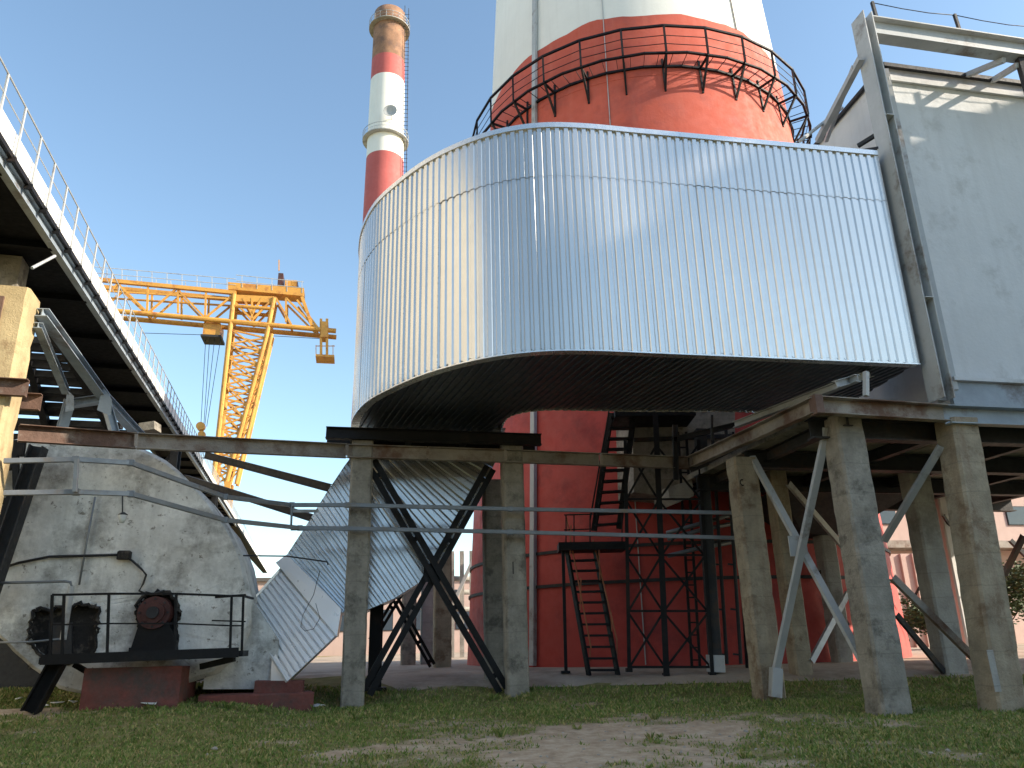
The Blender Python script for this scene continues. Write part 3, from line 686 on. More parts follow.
bar('cornice', G(u0, bW-.05, wz1-.42), G(u0+14, bW-.05, wz1-.42), .08, .1, MT['wall'], fbld)
bar('sill_ledge', G(u0-.05, bW-.07, wz0-.04), G(u0+14, bW-.07, wz0-.04), .16, .09, MT['wall'], fbld)
bar('plinth_beam', G(u0-.1, bW+.02, wz0-.4), G(u0+14, bW+.02, wz0-.4), .12, .62, MT['steel_blue'], fbld)
bar('corner_trim', G(u0-.02, bW-.03, 6.95), G(u0-.02, bW-.03, wz1-.1), .16, .1, MT['steel_grey'], fbld)
# steel frame standing in front: post and head beam
fr_ = root('post_frame', pb0, 'tall grey steel post with head beam framing the pale building', 'frame')
pt = apl(872, 21, pb0); pt.z = apl(870, 19, pb0).z
PF0 = Vector((pt.x, pt.y, 6.30)); PF0 = pb0*.45 + Vector((pt.x, pt.y, 0))*.55; PF0.z = 6.3
PT = Vector((PF0.x, PF0.y, pt.z))
bar('post', PF0, PT, .48, .27, MT['steel_grey'], fr_, 'I', up=GU)
hb0 = PT + GU*.2 - UP*.32; hb1 = hb0 + GU*9 - UP*.05
bar('head_beam', hb0, hb1, .34, .56, MT['steel_grey'], fr_, 'I')
for z_ in (8.6, 13.4): bar('stiffener', Vector((PF0.x, PF0.y, z_))-GV*.28, Vector((PF0.x, PF0.y, z_))+GV*.28, .2, .02, MT['steel_grey'], fr_)
for k in range(5):
    p = hb0 + GU*(.25+2.45*k) + UP*.28; bar('wire_post', p, p+UP*.62-GU*.04, .07, .07, MT['steel_dark'], fr_)
for k in range(4):
    p = hb0 + GU*(.25+2.45*k) + UP*.88; qn = p + GU*2.45; tube('wire', [p, p.lerp(qn, .33)-UP*.05, p.lerp(qn, .66)-UP*.06, qn], .012, MT['steel_dark'], fr_, 5)
bar('brace', apl(1004, 60, pb0), apl(962, 73, WB)+GV*.3, .13, .13, MT['steel_grey'], fr_); bar('brace', apl(1018, 65, pb0), apl(993, 78, WB)+GV*.3, .13, .13, MT['steel_grey'], fr_)
bar('stub_post', hb0+GU*4.35-UP*.25, hb0+GU*4.35-UP*1.9, .16, .16, MT['steel_dark'], fr_)
bar('raking_brace', PT-UP*1.3-GU*.25, at(818, 141, 18.4), .15, .15, MT['steel_grey'], fr_, 'L')
bar('raking_brace', PT-UP*1.3-GU*.25+GV*.3, at(826, 141, 18.9), .1, .1, MT['steel_grey'], fr_, 'L')
bar('pipe_rail', at(800, 141, 17.2), at(842, 108, 18.6), .1, .1, MT['steel_grey'], fr_, 't')
bar('roof_strut', at(858, 146, 16.6), at(879, 133, 16.2), .09, .09, MT['steel_dark'], fr_)
bar('roof_strut', at(862, 151, 16.2), at(880, 148, 15.9), .09, .06, MT['steel_dark'], fr_)

# raised deck under the building
dk = root('raised_deck', (10, 19, 6), 'dark raised deck slab and beams carrying the filter building', 'platform')
k2 = Vector((PF0.x, PF0.y, 0)) - GV*.05
zd = 6.22
kA = Vector((k1.x, k1.y, zd)); bar('deck_plate', G(ga(k1)+.3, bW-.55, k1.z+.1), G(ga(k1)+15, bW-.55, k1.z+.1), 1.1, .06, MT['conc'], dk)
bar('edge_channel', Vector((k1.x, k1.y, k1.z)), Vector((k2.x, k2.y, k1.z-.05)), .2, .36, MT['rust'], dk, 'C')
bar('edge_channel', Vector((k2.x, k2.y, k1.z-.08)), Vector((k2.x, k2.y, k1.z-.08))+GU*9, .22, .40, MT['steel_blue'], dk, 'C')
bar('corner_plate', Vector((k1.x, k1.y, k1.z))-GU*.05, Vector((k1.x, k1.y, k1.z))+GU*.12, .24, .40, MT['rust_dark'], dk, 'box')
ua = ga(kA)+.45; ba = gb(kA)+.25
for i in range(6):
    a0 = ua + i*2.2
    box('slab', G(a0+1.1, ba+5.2, 6.02), 2.17, 10.0, .16, MT['conc'], dk)
for i in range(4):
    b_ = ba + .6 + i*2.9; bar('cross_beam', G(ua-.1, b_, 5.78), G(ua+13, b_, 5.78), .3, .44, MT['steel_dark'], dk, 'I')
for i in range(5):
    a_ = ua + .5 + i*2.8; bar('joist', G(a_, ba+.1, 5.88), G(a_, ba+10, 5.88), .2, .28, MT['steel_dark'], dk, 'I')
for i, (px, py, Y) in enumerate(((940, 513, 20.5), (1000, 500, 22))): pass
hp = root('hopper', G(ua+3.5, ba+7.5, 4.6), 'dark steel ash hopper hanging under the raised deck', 'hopper')
h0 = [G(ua+2.2+a*4.4, ba+6+b*4, 5.55) for a, b in ((0, 0), (1, 0), (1, 1), (0, 1))]; h1 = [G(ua+3.6+a*1.4, ba+7.4+b*1.2, 4.5) for a, b in ((0, 0), (1, 0), (1, 1), (0, 1))]
mesh('cone', h0+h1, [(0, 1, 5, 4), (1, 2, 6, 5), (2, 3, 7, 6), (3, 0, 4, 7), (3, 2, 1, 0), (4, 5, 6, 7)], MT['steel_dark'], hp)
bar('rim', h0[0], h0[1], .1, .14, MT['steel_dark'], hp)

# braces between right columns
brace('crossed grey steel braces between the tan column and the chipped column', [(at(752, 457, 18.5), at(862, 660, 16.2)), (at(827, 428, 15.9), at(773, 684, 18.3))], .15, .1, MT['steel_grey'], sp=0, plate=at(798, 546, 17.2), kind='C')
gp = bar('brace_shoe', at(775, 697, 18.2), at(776, 668, 18.2), .3, .22, MT['steel_grey']); tag(gp, 'grey steel shoe at the foot of the crossed grey braces', 'bracket')
brace('short grey brace rising to the rust-streaked column from the left', [(at(941, 446, 16.1), at(884, 541, 17.5))], .13, .1, MT['steel_grey'], sp=0, kind='L', name='brace')
brace('long brown brace falling from the chipped column to the right', [(at(892, 577, 16.4), at(984, 668, 17.0))], .14, .1, MT['rust'], sp=0, kind='L', name='brace')
brace('dark low brace running to the foot of the set-back grey column', [(at(896, 614, 20.5), at(944, 672, 21.0))], .13, .1, MT['steel_dark'], sp=0, kind='L', name='brace')
brace('grey brace behind the tan column reaching back under the deck', [(at(788, 483, 21), at(845, 549, 23)), (at(848, 593, 23.5), at(811, 662, 21.2))], .15, .1, MT['steel_grey'], sp=0, kind='L', name='brace')
brace('thin dark crossed rods behind the set-back grey column', [(at(943, 515, 25), at(990, 590, 27)), (at(912, 600, 27), at(965, 500, 25)), (at(820, 570, 24), at(848, 625, 24.4))], .09, .07, MT['steel_dark'], sp=0, kind='L', name='cross_brace')
brace('dark raking brace at the right edge below the deck', [(at(1024, 535, 24), at(1004, 575, 25)), (at(1010, 540, 30), at(1030, 560, 30))], .16, .12, MT['steel_dark'], sp=0, kind='L', name='brace')

# ---------------------------------------------------------------- conveyor gallery (upper left)
gd = ray(278, 590); gd = gd / math.hypot(gd.x, gd.y)
gn = Vector((gd.y, -gd.x, 0)).normalized()                  # points right
e = az(0, 160, 9.0)                                        # lower right edge of the gallery floor
ga_ = root('conveyor_gallery', e, 'long white-sided conveyor gallery with railing crossing the upper left', 'gallery')
def gp_(s_, r_, z_): return e + gd*s_ + gn*r_ + UP*z_
S0, S1_ = -6., 75.; GALW = 1.6
V = []; 
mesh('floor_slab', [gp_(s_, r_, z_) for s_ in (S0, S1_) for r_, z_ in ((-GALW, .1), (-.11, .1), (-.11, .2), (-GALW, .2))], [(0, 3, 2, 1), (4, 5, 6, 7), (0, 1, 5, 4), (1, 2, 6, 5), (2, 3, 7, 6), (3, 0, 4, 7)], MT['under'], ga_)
GW = GALW
for k in range(27):
    s_ = S0 + k*3.0
    mesh('parapet_panel', [gp_(s_+d, r_, z_) for d in (0, 2.985) for r_, z_ in ((-.1, .31), (.02, .31), (.02, .72), (-.1, .72))], [(0, 3, 2, 1), (4, 5, 6, 7), (0, 1, 5, 4), (1, 2, 6, 5), (2, 3, 7, 6), (3, 0, 4, 7)], MT['wall_white'], ga_)
    bar('edge_girder', gp_(s_, -.07, .09), gp_(s_+2.99, -.07, .09), .14, .24, MT['steel_blue'], ga_, 'I')
    bar('drip_angle', gp_(s_, .0, .26), gp_(s_+2.99, .0, .26), .12, .09, MT['steel_black'], ga_)
    bar('edge_girder', gp_(s_, -GW, .02), gp_(s_+2.99, -GW, .02), .14, .22, MT['steel_black'], ga_, 'I')
    bar('floor_beam', gp_(s_+.4, -GW, .04), gp_(s_+.4, -.1, .04), .12, .16, MT['under'], ga_)
    mesh('far_panel', [gp_(s_+d, r_, z_) for d in (0, 2.985) for r_, z_ in ((-GW-.1, .19), (-GW, .19), (-GW, .47), (-GW-.1, .47))], [(0, 3, 2, 1), (4, 5, 6, 7), (0, 1, 5, 4), (1, 2, 6, 5), (2, 3, 7, 6), (3, 0, 4, 7)], MT['wall_white'], ga_)
    bar('handrail', gp_(s_, .09, 1.22), gp_(s_+3, .09, 1.22), .034, .034, MT['steel_grey'], ga_, 't')
    bar('middle_rail', gp_(s_, .09, .86), gp_(s_+3, .09, .86), .022, .022, MT['steel_grey'], ga_, 't')
for k in range(90):
    s_ = S0 + k*.9
    bar('rail_post', gp_(s_, .09, .2), gp_(s_, .09, 1.22), .03, .03, MT['steel_grey'], ga_)
    bar('post_bracket', gp_(s_, -.02, .2), gp_(s_, .11, .2), .06, .1, MT['steel_black'], ga_)
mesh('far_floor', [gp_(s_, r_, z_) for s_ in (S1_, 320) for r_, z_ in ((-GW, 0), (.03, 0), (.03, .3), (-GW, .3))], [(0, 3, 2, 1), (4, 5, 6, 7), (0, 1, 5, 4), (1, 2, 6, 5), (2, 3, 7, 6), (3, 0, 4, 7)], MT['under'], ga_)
mesh('far_parapet', [gp_(s_, r_, z_) for s_ in (S1_, 320) for r_, z_ in ((-.1, .31), (.02, .31), (.02, .72), (-.1, .72))], [(0, 3, 2, 1), (4, 5, 6, 7), (0, 1, 5, 4), (1, 2, 6, 5), (2, 3, 7, 6), (3, 0, 4, 7)], MT['wall_white'], ga_)
bar('far_handrail', gp_(S1_, .09, 1.22), gp_(320, .09, 1.22), .05, .05, MT['steel_grey'], ga_)
# concrete column under the gallery at the picture's left edge
LCt = at(14, 276, 14.2); lcb = Vector((-10.3, 14.2, 0)); lcb.z = hgt(lcb.x, lcb.y); LCt.z -= .38
gup = gn; 
lc = column('sunlit yellowish concrete column carrying the gallery at left edge', lcb, LCt.z, 1.14, .8, MT['conc_yellow'], u=gn, seed=21, cham=.06)
box('bearing_block', Vector((-10.32, 14.25, LCt.z)), .5, .5, e.z+ (14.25-e.y)*.065 - LCt.z+.1, MT['conc'], lc, u=gn, v=Vector((-gn.y, gn.x, 0)))
zc_ = at(14, 385, 13.8).z
for dy in (-.47, .47): bar('clamp_channel', lcb + UP*(zc_-lcb.z) - gn*.76 + Vector((-gn.y, gn.x, 0))*dy, lcb + UP*(zc_-lcb.z) + gn*.86 + Vector((-gn.y, gn.x, 0))*dy, .14, .34, MT['rust_dark'], lc, 'C')
bar('embedded_channel', lcb + UP*3.5 - Vector((-gn.y, gn.x, 0))*.41 - gn*.1, lcb + UP*(LCt.z-lcb.z-.25) - Vector((-gn.y, gn.x, 0))*.41 - gn*.1, .5, .05, MT['rust_dark'], lc, 'C', up=Vector((-gn.y, gn.x, 0)))

# blue-grey trestle under the gallery
ts = root('gallery_trestle', at(80, 400, 16), 'blue-grey steel trestle with raking struts under the gallery', 'trestle')
def tb(a, b, Y0, Y1, w=.2, nm='strut'): return bar(nm, at(*a, Y0+2), at(*b, Y1+2), w, w*.8, MT['steel_blue'], ts, 'I')
tb((42, 312), (104, 397), 12.5, 16.2, .24); tb((104, 397), (140, 436), 16.2, 18, .24); tb((38, 325), (66, 392), 12.5, 15.5, .16)
tb((68, 404), (104, 399), 16, 16.2, .24, 'tie'); tb((104, 395), (116, 438), 16.2, 16.5, .22); tb((70, 400), (60, 436), 16, 16.2, .22)
mesh('gusset', [at(x, y, 17.9) for x, y in ((97, 410), (103, 386), (112, 400), (111, 416))] + [at(x, y, 17.94) for x, y in ((97, 410), (103, 386), (112, 400), (111, 416))], [(0, 1, 2, 3), (7, 6, 5, 4), (0, 4, 5, 1), (1, 5, 6, 2), (2, 6, 7, 3), (3, 7, 4, 0)], MT['steel_blue'], ts)
mesh('gusset', [at(x, y, 17.8) for x, y in ((65, 412), (67, 390), (74, 396), (74, 410))] + [at(x, y, 17.84) for x, y in ((65, 412), (67, 390), (74, 396), (74, 410))], [(0, 1, 2, 3), (7, 6, 5, 4), (0, 4, 5, 1), (1, 5, 6, 2), (2, 6, 7, 3), (3, 7, 4, 0)], MT['steel_blue'], ts)
bar('tie_rod', at(55, 256, 12), at(32, 268, 11.2), .05, .05, MT['steel_grey'], ts, 't')
# slatted lower conveyor deck further left, sky showing between the slats
sd = root('slatted_conveyor', at(60, 400, 22), 'dark slatted conveyor roof with bright gaps behind the trestle', 'conveyor')
for k in range(13):
    y_ = 338 + k*8.2; x0 = -40; x1 = 62 + k*6.0
    bar('slat', at(x0, y_-(4 if k % 2 else 1), 21+k*.35), at(x1, y_+5+random.uniform(-1, 1), 21+k*.35), .2, .2, MT['steel_black'], sd)
for a, b in (((20, 330), (52, 445)), ((58, 335), (120, 445))): bar('stringer', at(*a, 20.8), at(*b, 25.3), .2, .25, MT['steel_black'], sd)
bp_ = bar('gallery_bearing', at(150, 432, 24), at(150, 424, 24), .5, .5, MT['conc']); tag(bp_, 'small grey bearing block under the far gallery', 'block')
# lower struts right of the fan that carry the far gallery
fs_ = root('gallery_strut', at(290, 470, 30), 'dark steel struts sloping up from the right to the gallery', 'strut')
bar('strut', at(205, 455, 24), at(330, 488, 20.6), .22, .22, MT['steel_dark'], fs_, 'I'); bar('strut', at(185, 478, 24), at(325, 522, 20.8), .2, .2, MT['steel_dark'], fs_, 'I')
# supporting legs of the far gallery
for k, (s_, lab) in enumerate(((24, 'dark trestle leg under the gallery beyond the fan'), (46, 'far dark trestle leg under the gallery, beyond the nearer leg'))):
    t = root('trestle_leg', gp_(s_, -1.6, -e.z), lab, 'trestle')
    for r_ in (-3.2, -.1): bar('leg', Vector((*gp_(s_, r_, 0).xy, .6)), gp_(s_, r_, 0), .35, .35, MT['steel_dark'], t, 'I')
    for f0, f1 in ((.1, .5), (.5, .95)):
        A = Vector((*gp_(s_, -3.2, 0).xy, .6)).lerp(gp_(s_, -3.2, 0), f0); B = Vector((*gp_(s_, -.1, 0).xy, .6)).lerp(gp_(s_, -.1, 0), f1); bar('diagonal', A, B, .2, .2, MT['steel_dark'], t, 'L')
    bar('tie', Vector((*gp_(s_, -3.2, 0).xy, 4)), Vector((*gp_(s_, -.1, 0).xy, 4)), .25, .25, MT['steel_dark'], t, 'I')

# ---------------------------------------------------------------- exhaust fan (white volute) with platform and plinth
fO = Vector((-8, 18.1, 0))
fan = root('exhaust_fan', Vector((-8.2, 18.3, hgt(-8.2, 18.3))), 'big dirty white spiral fan casing at lower left', 'fan')
def fp(px, py, d=0): return apl(px, py, fO) + GV*d
out = [(-70, 470), (-20, 446), (20, 437), (62, 433), (100, 434), (132, 442), (166, 460), (200, 490), (228, 527), (244, 561), (251, 598), (249, 630), (239, 655), (216, 674), (180, 686), (130, 694), (88, 696), (58, 688), (30, 668), (4, 643), (-30, 612), (-70, 580)]
op = [fp(*p) for p in out]; cen = fp(115, 570)
hole1 = [(32, 612), (40, 607), (50, 610), (58, 606), (70, 607), (80, 604), (92, 605), (99, 608), (98, 622), (97, 636), (95, 650), (86, 658), (72, 661), (58, 665), (46, 661), (34, 650), (28, 640), (30, 626)]
hole2 = [(135, 612), (139, 601), (147, 594), (158, 591), (169, 593), (177, 600), (181, 612), (177, 622), (177, 640), (176, 655), (150, 656), (138, 652), (141, 636), (138, 622)]
def faced(outer_, holes, mat, nm, depth):
    bm = bmesh.new(); loops = []
    for L_ in [outer_] + holes:
        vs_ = [bm.verts.new(p) for p in L_]; es = [bm.edges.new((vs_[i], vs_[(i+1) % len(vs_)])) for i in range(len(vs_))]; loops.append((vs_, es))
    bmesh.ops.triangle_fill(bm, use_beauty=True, edges=[e_ for l in loops for e_ in l[1]])
    me = bpy.data.meshes.new(nm)
    for vs_, es in loops[1:]:
        n_ = len(vs_); bk = [bm.verts.new(v.co + GV*depth) for v in vs_]
        for i in range(n_): bm.faces.new((vs_[i], vs_[(i+1) % n_], bk[(i+1) % n_], bk[i]))
    off = OFF[fan]
    for v in bm.verts: v.co -= off
    bmesh.ops.recalc_face_normals(bm, faces=bm.faces)
    bm.to_mesh(me); bm.free(); me.materials.append(mat); o = bpy.data.objects.new(nm, me); COL.objects.link(o); o.parent = fan; OFF[o] = off; return o
ins = [p.lerp(cen, .035) - GV*.0 for p in op]
def rough(L_):
    o_ = []
    for a, b in zip(L_, L_[1:]+L_[:1]):
        for k in range(3): p = a.lerp(b, k/3); o_.append(p + (p-cen).normalized()*random.uniform(-.015, .015))
    return o_
def rough2(L_):
    o_ = []; c_ = sum(L_, Vector())/len(L_)
    for a, b in zip(L_, L_[1:]+L_[:1]):
        for k in range(4): p = a.lerp(b, k/4); o_.append(p + (p-c_).normalized()*random.uniform(-.04, .04) + GV*random.uniform(0, .02))
    return o_
outr = rough(op); insr = [p.lerp(cen, .03) for p in outr]
fc = faced(insr, [rough2([fp(*p) for p in hole1]), rough2([fp(*p) for p in hole2])], MT['plaster'], 'casing_face', .22)
n_ = len(outr); V = insr + [p + GV*.07 for p in outr] + [p + GV*2.2 for p in outr]; F = []
for l in range(2):
    for i in range(n_): F.append((l*n_+i, l*n_+(i+1) % n_, (l+1)*n_+(i+1) % n_, (l+1)*n_+i))
fix(mesh('casing_rim', V, F, MT['plaster'], fan, smooth=True))
bk_ = [fp(*p, .2) for p in ((24, 600), (104, 600), (104, 670), (24, 670))]; mesh('inner_plate', bk_, [(0, 1, 2, 3)], MT['soot'], fan)
bk_ = [fp(*p, .2) for p in ((132, 590), (184, 590), (184, 662), (132, 662))]; mesh('inner_plate', bk_, [(0, 1, 2, 3)], MT['soot'], fan)
hd = [fp(*p, .1) for p in ((47, 623), (70, 622), (70, 654), (47, 657))]
mesh('access_hatch', hd + [p+GV*.08 for p in hd], [(3, 2, 1, 0), (4, 5, 6, 7), (0, 1, 5, 4), (1, 2, 6, 5), (2, 3, 7, 6), (3, 0, 4, 7)], MT['steel_dark'], fan)
# tattered insulation edge round the openings
for hl, nm in ((hole1, 'torn_edge'), (hole2, 'torn_edge')):
    segs = rough2([fp(*p) for p in hl]); pts = [p - GV*.012 + Vector((random.uniform(-.02, .02), 0, random.uniform(-.02, .02))) for p in segs]
    tube(nm, pts + [pts[0]], .04, MT['soot'], fan, 6)
# bearing housing on its pedestal
pd0 = [fp(*p, -.15) for p in ((132, 650), (177, 650), (174, 632), (169, 622), (141, 622), (138, 632))]
mesh('pedestal', pd0 + [p+GV*.75 for p in pd0], [(5, 4, 3, 2, 1, 0), (6, 7, 8, 9, 10, 11)] + [(i, (i+1) % 6, 6+(i+1) % 6, 6+i) for i in range(6)], MT['steel_black'], fan)
bc = fp(156, 613)
def disc(nm, c, r, y0, y1, mat, par, n=28):
    V = []; 
    for d in (y0, y1):
        for rr_ in (r*.97 if d == y0 else r,):
            V += [c + GU*rr_*math.cos(2*math.pi*i/n) + UP*rr_*math.sin(2*math.pi*i/n) + GV*d for i in range(n)]
    return mesh(nm, V, [(i, (i+1) % n, n+(i+1) % n, n+i) for i in range(n)] + [tuple(range(n-1, -1, -1)), tuple(range(n, 2*n))], mat, par)
bh = disc('bearing_housing', bc, .36, -.22, .2, MT['bearing'], fan)
disc('bearing_cap', bc, .24, -.29, -.22, MT['bearing'], bh); disc('shaft_hub', bc, .13, -.36, -.29, MT['steel_dark'], bh)
for k in range(8): a = k*math.pi/4; disc('bolt', bc + GU*.30*math.cos(a) + UP*.30*math.sin(a), .026, -.245, -.22, MT['steel_dark'], bh, 6)
bar('base_flange', fp(134, 650, -.2), fp(178, 649, -.2), .5, .1, MT['steel_black'], fan)
tube('seam_pipe', [fp(96, 497, -.06), fp(88, 540, -.06), fp(80, 585, -.06)], .022, MT['pipe'], fan)
# platform
pf = root('fan_platform', fp(155, 655, -.6), 'black steel service platform with railing before the fan', 'platform')
bar('deck', fp(60, 660, -.75), fp(250, 653, -.75), .95, .12, MT['steel_black'], pf)
bar('fascia', fp(62, 659, -1.24), fp(246, 652, -1.24), .05, .2, MT['steel_black'], pf)
posts = [(71, 598), (82, 598), (124, 597), (187, 597), (239, 599), (250, 599)]
for x, y in posts: bar('rail_post', fp(x-1.5, 655, -1.15), fp(x, y, -1.15), .05, .05, MT['steel_black'], pf)
for a, b in zip(posts, posts[1:]):
    bar('handrail', fp(*a, -1.15), fp(*b, -1.15), .045, .045, MT['steel_black'], pf); bar('middle_rail', fp(a[0], a[1]+28, -1.15), fp(b[0], b[1]+28, -1.15), .032, .032, MT['steel_black'], pf)
bar('end_rail', fp(250, 599, -1.15), fp(254, 599, -.2), .045, .045, MT['steel_black'], pf); bar('end_rail', fp(223, 600, -1.1), fp(252, 598, -1.1), .03, .05, MT['steel_black'], pf); bar('end_rail', fp(220, 622, -1.1), fp(252, 623, -1.1), .02, .03, MT['steel_black'], pf)
bar('raking_leg', fp(72, 662, -.9), Vector((*fp(48, 700, -.9).xy, hgt(-9.5, 17))), .32, .3, MT['steel_black'], pf, 'I')
bar('bracket', fp(206, 666, -.6), fp(240, 658, -.9), .12, .12, MT['steel_black'], pf); bar('bracket', fp(82, 664, -.5), fp(96, 672, -.5), .14, .1, MT['steel_black'], pf)
# red plinth
pg = root('plinth', fp(143, 703, -.45), 'red painted masonry plinth under the fan platform', 'plinth')
zb_ = hgt(-8, 17.4); pxa, pxb = fp(95, 690, -.9), fp(188, 690, -.9); zt_ = fp(143, 666, -.9).z
n_ = 10; V = []; F = []
for j in range(7):
    for i in range(n_+1):
        p = pxa.lerp(pxb, i/n_) - GV*random.uniform(0, .02); V.append((p.x, p.y, zb_-.1 + (zt_-zb_+.1)*j/6))
F = [(j*(n_+1)+i, j*(n_+1)+i+1, (j+1)*(n_+1)+i+1, (j+1)*(n_+1)+i) for j in range(6) for i in range(n_)]
mesh('front', V, F, MT['brick_red'], pg)
mm = (pxa+pxb)/2; box('block', Vector((mm.x, mm.y, zb_-.1)) + GV*.92, (pxb-pxa).length-.02, 1.8, zt_-zb_+.08, MT['brick_red'], pg)
kb = root('foundation_kerb', fp(255, 695), 'low red concrete foundation kerb right of the fan plinth', 'kerb')
ka, kb_ = fp(200, 690, .0), fp(312, 690, .3); zk = hgt(-5.3, 18.2)
bar('kerb', Vector((ka.x, ka.y, zk+.12)), Vector((kb_.x, kb_.y, zk+.1)), .9, .45, MT['brick_red'], kb, 'box'); 
bar('upper_step', Vector((*fp(255, 680, .3).xy, zk+.45)), Vector((*fp(303, 680, .3).xy, zk+.42)), .7, .3, MT['brick_red'], kb, 'box')
fpd = root('casing_footing', fp(235, 660, .8), 'grey rendered footing block between fan and silver duct', 'footing')
fq = [fp(200, 690, .35), fp(277, 690, .35), fp(277, 640, .35), fp(250, 600, .35), fp(210, 620, .35)]
mesh('block', fq + [p+GV*1.5 for p in fq], [(0, 1, 2, 3, 4), (9, 8, 7, 6, 5)] + [(i, 5+i, 5+(i+1) % 5, (i+1) % 5) for i in range(5)], MT['plaster'], fpd); fix(fpd.children[0])
# black steel frame on the left of the fan
bf = root('fan_stand', fp(40, 540, -.4), 'black steel stand with stair treads left of the fan', 'stand')
bar('raking_leg', fp(47, 452, -.5), fp(-6, 610, -.5), .36, .3, MT['steel_dark'], bf, 'I'); bar('upright', fp(22, 445, -.4), fp(24, 500, -.4), .12, .12, MT['steel_black'], bf); bar('upright', fp(30, 440, -.4), fp(27, 460, -.4), .14, .14, MT['steel_black'], bf); bar('upright', fp(20, 500, -.45), fp(-2, 560, -.45), .2, .14, MT['steel_black'], bf)
for k, y in enumerate((471, 504, 512, 537, 546)): bar('tread', fp(-12, y, -.3), fp(22-k*3, y-1, -.3), .3, .09, MT['steel_black'], bf)
# cables, lamp and small pipework on the fan
cb = tube('cable', [fp(-8, 572, -.06), fp(20, 563, -.06), (fp(50, 557, -.06)), fp(85, 556, -.06), fp(122, 555, -.06)], .03, MT['cable'], None); tag(cb, 'black cable running level across the white fan casing', 'cable')
cb = tube('cable', [fp(125, 556, -.06), fp(133, 561, -.07), fp(142, 569, -.07), fp(147, 575, -.07), fp(144, 584, -.07), fp(140, 591, -.08), fp(147, 594, -.1), fp(156, 594, -.12), fp(166, 591, -.14)], .025, MT['cable'], None); tag(cb, 'bent black cable dropping to the fan bearing', 'cable')
jb = box('junction_box', fp(125, 560, -.1), .28, .14, .2, MT['soot'], None, bev=.03); tag(jb, 'small black junction box on the white fan casing', 'junction box')
lm = root('hanging_lamp', at(122.5, 513, 15.0), 'small glass lamp hanging from the pipe before the fan', 'lamp')
lq = at(122.5, 519, 15.0)
bar('rod', at(122.5, 496, 15.0), at(122.5, 512, 15.0), .02, .02, MT['cable'], lm); lathe('cap', [(.03, lq.z+.13), (.085, lq.z+.09), (.085, lq.z+.075)], lq.x, lq.y, MT['cable'], lm, 16); lathe('glass', [(.08, lq.z+.075), (.065, lq.z), (.045, lq.z-.07), (.0, lq.z-.08)], lq.x, lq.y, MT['lamp'], lm, 16)
wp = root('vent_pipe', fp(75, 615, -.5), 'pale bent pipe standing before the torn opening of the fan', 'pipe')
tube('riser', [fp(-8, 585, -.5), fp(40, 584, -.5), fp(72, 583, -.5), fp(78, 584, -.5), fp(80, 590, -.5), fp(75, 620, -.5), fp(71, 640, -.5)], .03, MT['pipe'], wp); tube('branch', [fp(-8, 643, -.5), fp(40, 642, -.5), fp(70, 639, -.5)], .022, MT['pipe'], wp)
bar('sleeve', fp(79, 588, -.5), fp(71, 640, -.5), .13, .13, MT['steel_grey'], wp, 'T')
for k, (x, y, s_) in enumerate(((18, 707, .2), (42, 712, .25), (58, 710, .35), (72, 709, .22), (150, 710, .4), (318, 711, .45), (270, 712, .2))):
    P = az(x, y, hgt(-5, 17) if x > 200 else hgt(-8.5, 16.6)); z = hgt(P.x, P.y)+.07
    a = random.random()*3; V = [(P.x+s_*.5*math.cos(a+t_)*(1 if i % 2 else .55), P.y+s_*.4*math.sin(a+t_), z+random.uniform(0, .05)) for i, t_ in enumerate((0, .9, 1.9, 3.1, 4.0, 5.2))]
    V += [(v[0], v[1], v[2]-.012) for v in V]
    sc = mesh('litter_scrap', V, [(0, 1, 2, 3, 4, 5), (11, 10, 9, 8, 7, 6)] + [(i, 6+i, 6+(i+1) % 6, (i+1) % 6) for i in range(6)], MT['scrap'])
    tag(sc, ('leftmost small white scrap in the grass below the fan', 'small white scrap second from left below the fan', 'broad white scrap third from left in the grass', 'white scrap just left of the red plinth', 'white scrap in front of the red plinth', 'white scrap beside the foot of the left centre column', 'small white scrap before the low red kerb')[k], 'litter', 'white scraps along the fan foundations')

# ---------------------------------------------------------------- yellow gantry crane
KY = 92.; KS = KY/62
kO = at(250, 300, KY)
cr_ = root('gantry_crane', Vector((at(208, 652, KY).x, KY, .8)), 'yellow lattice gantry crane far off beyond the gallery', 'crane')
def kp(px, py, d=0): return apl(px, py, kO) + GV*d
Y_ = MT['yellow']
def kbar(nm, a, b, w, d=0, d2=None, mat=None, kind='sq', h=None):
    w *= .8*KS; return bar(nm, kp(*a, d), kp(*b, d if d2 is None else d2), w, h or w, mat or Y_, cr_, kind)
GDp = 1.5*KS
for d in (0, GDp):
    kbar('top_chord', (60, 276), (236, 293), .42, d); kbar('bottom_chord', (60, 306), (336, 331), .55, d, kind='T')
    kbar('web_rail', (60, 288), (232, 299), .18, d)
    for a, b in (((118, 284), (147, 312)), ((147, 314), (176, 289)), ((178, 290), (205, 318)), ((205, 318), (232, 296)), ((205, 318), (206, 292)), ((147, 312), (148, 286)), ((178, 313), (178, 290)), ((90, 308), (118, 284)), ((90, 308), (70, 279)), ((276, 298), (291, 324)), ((286, 298), (316, 328)), ((297, 300), (318, 328)), ((286, 298), (286, 322)), ((234, 301), (252, 320)), ((252, 320), (272, 300)), ((252, 298), (252, 320)), ((243, 298), (252, 314)), ((262, 298), (252, 314))):
        kbar('lattice', a, b, .2, d, mat=Y_)
for x, y in ((90, 308), (147, 313), (205, 319), (291, 325)): kbar('chord_tie', (x, y), (x, y), .22, 0, GDp)
for x in (70, 118, 178, 232): kbar('chord_tie', (x, 278+(x-60)*.09), (x, 278+(x-60)*.09), .22, 0, GDp)
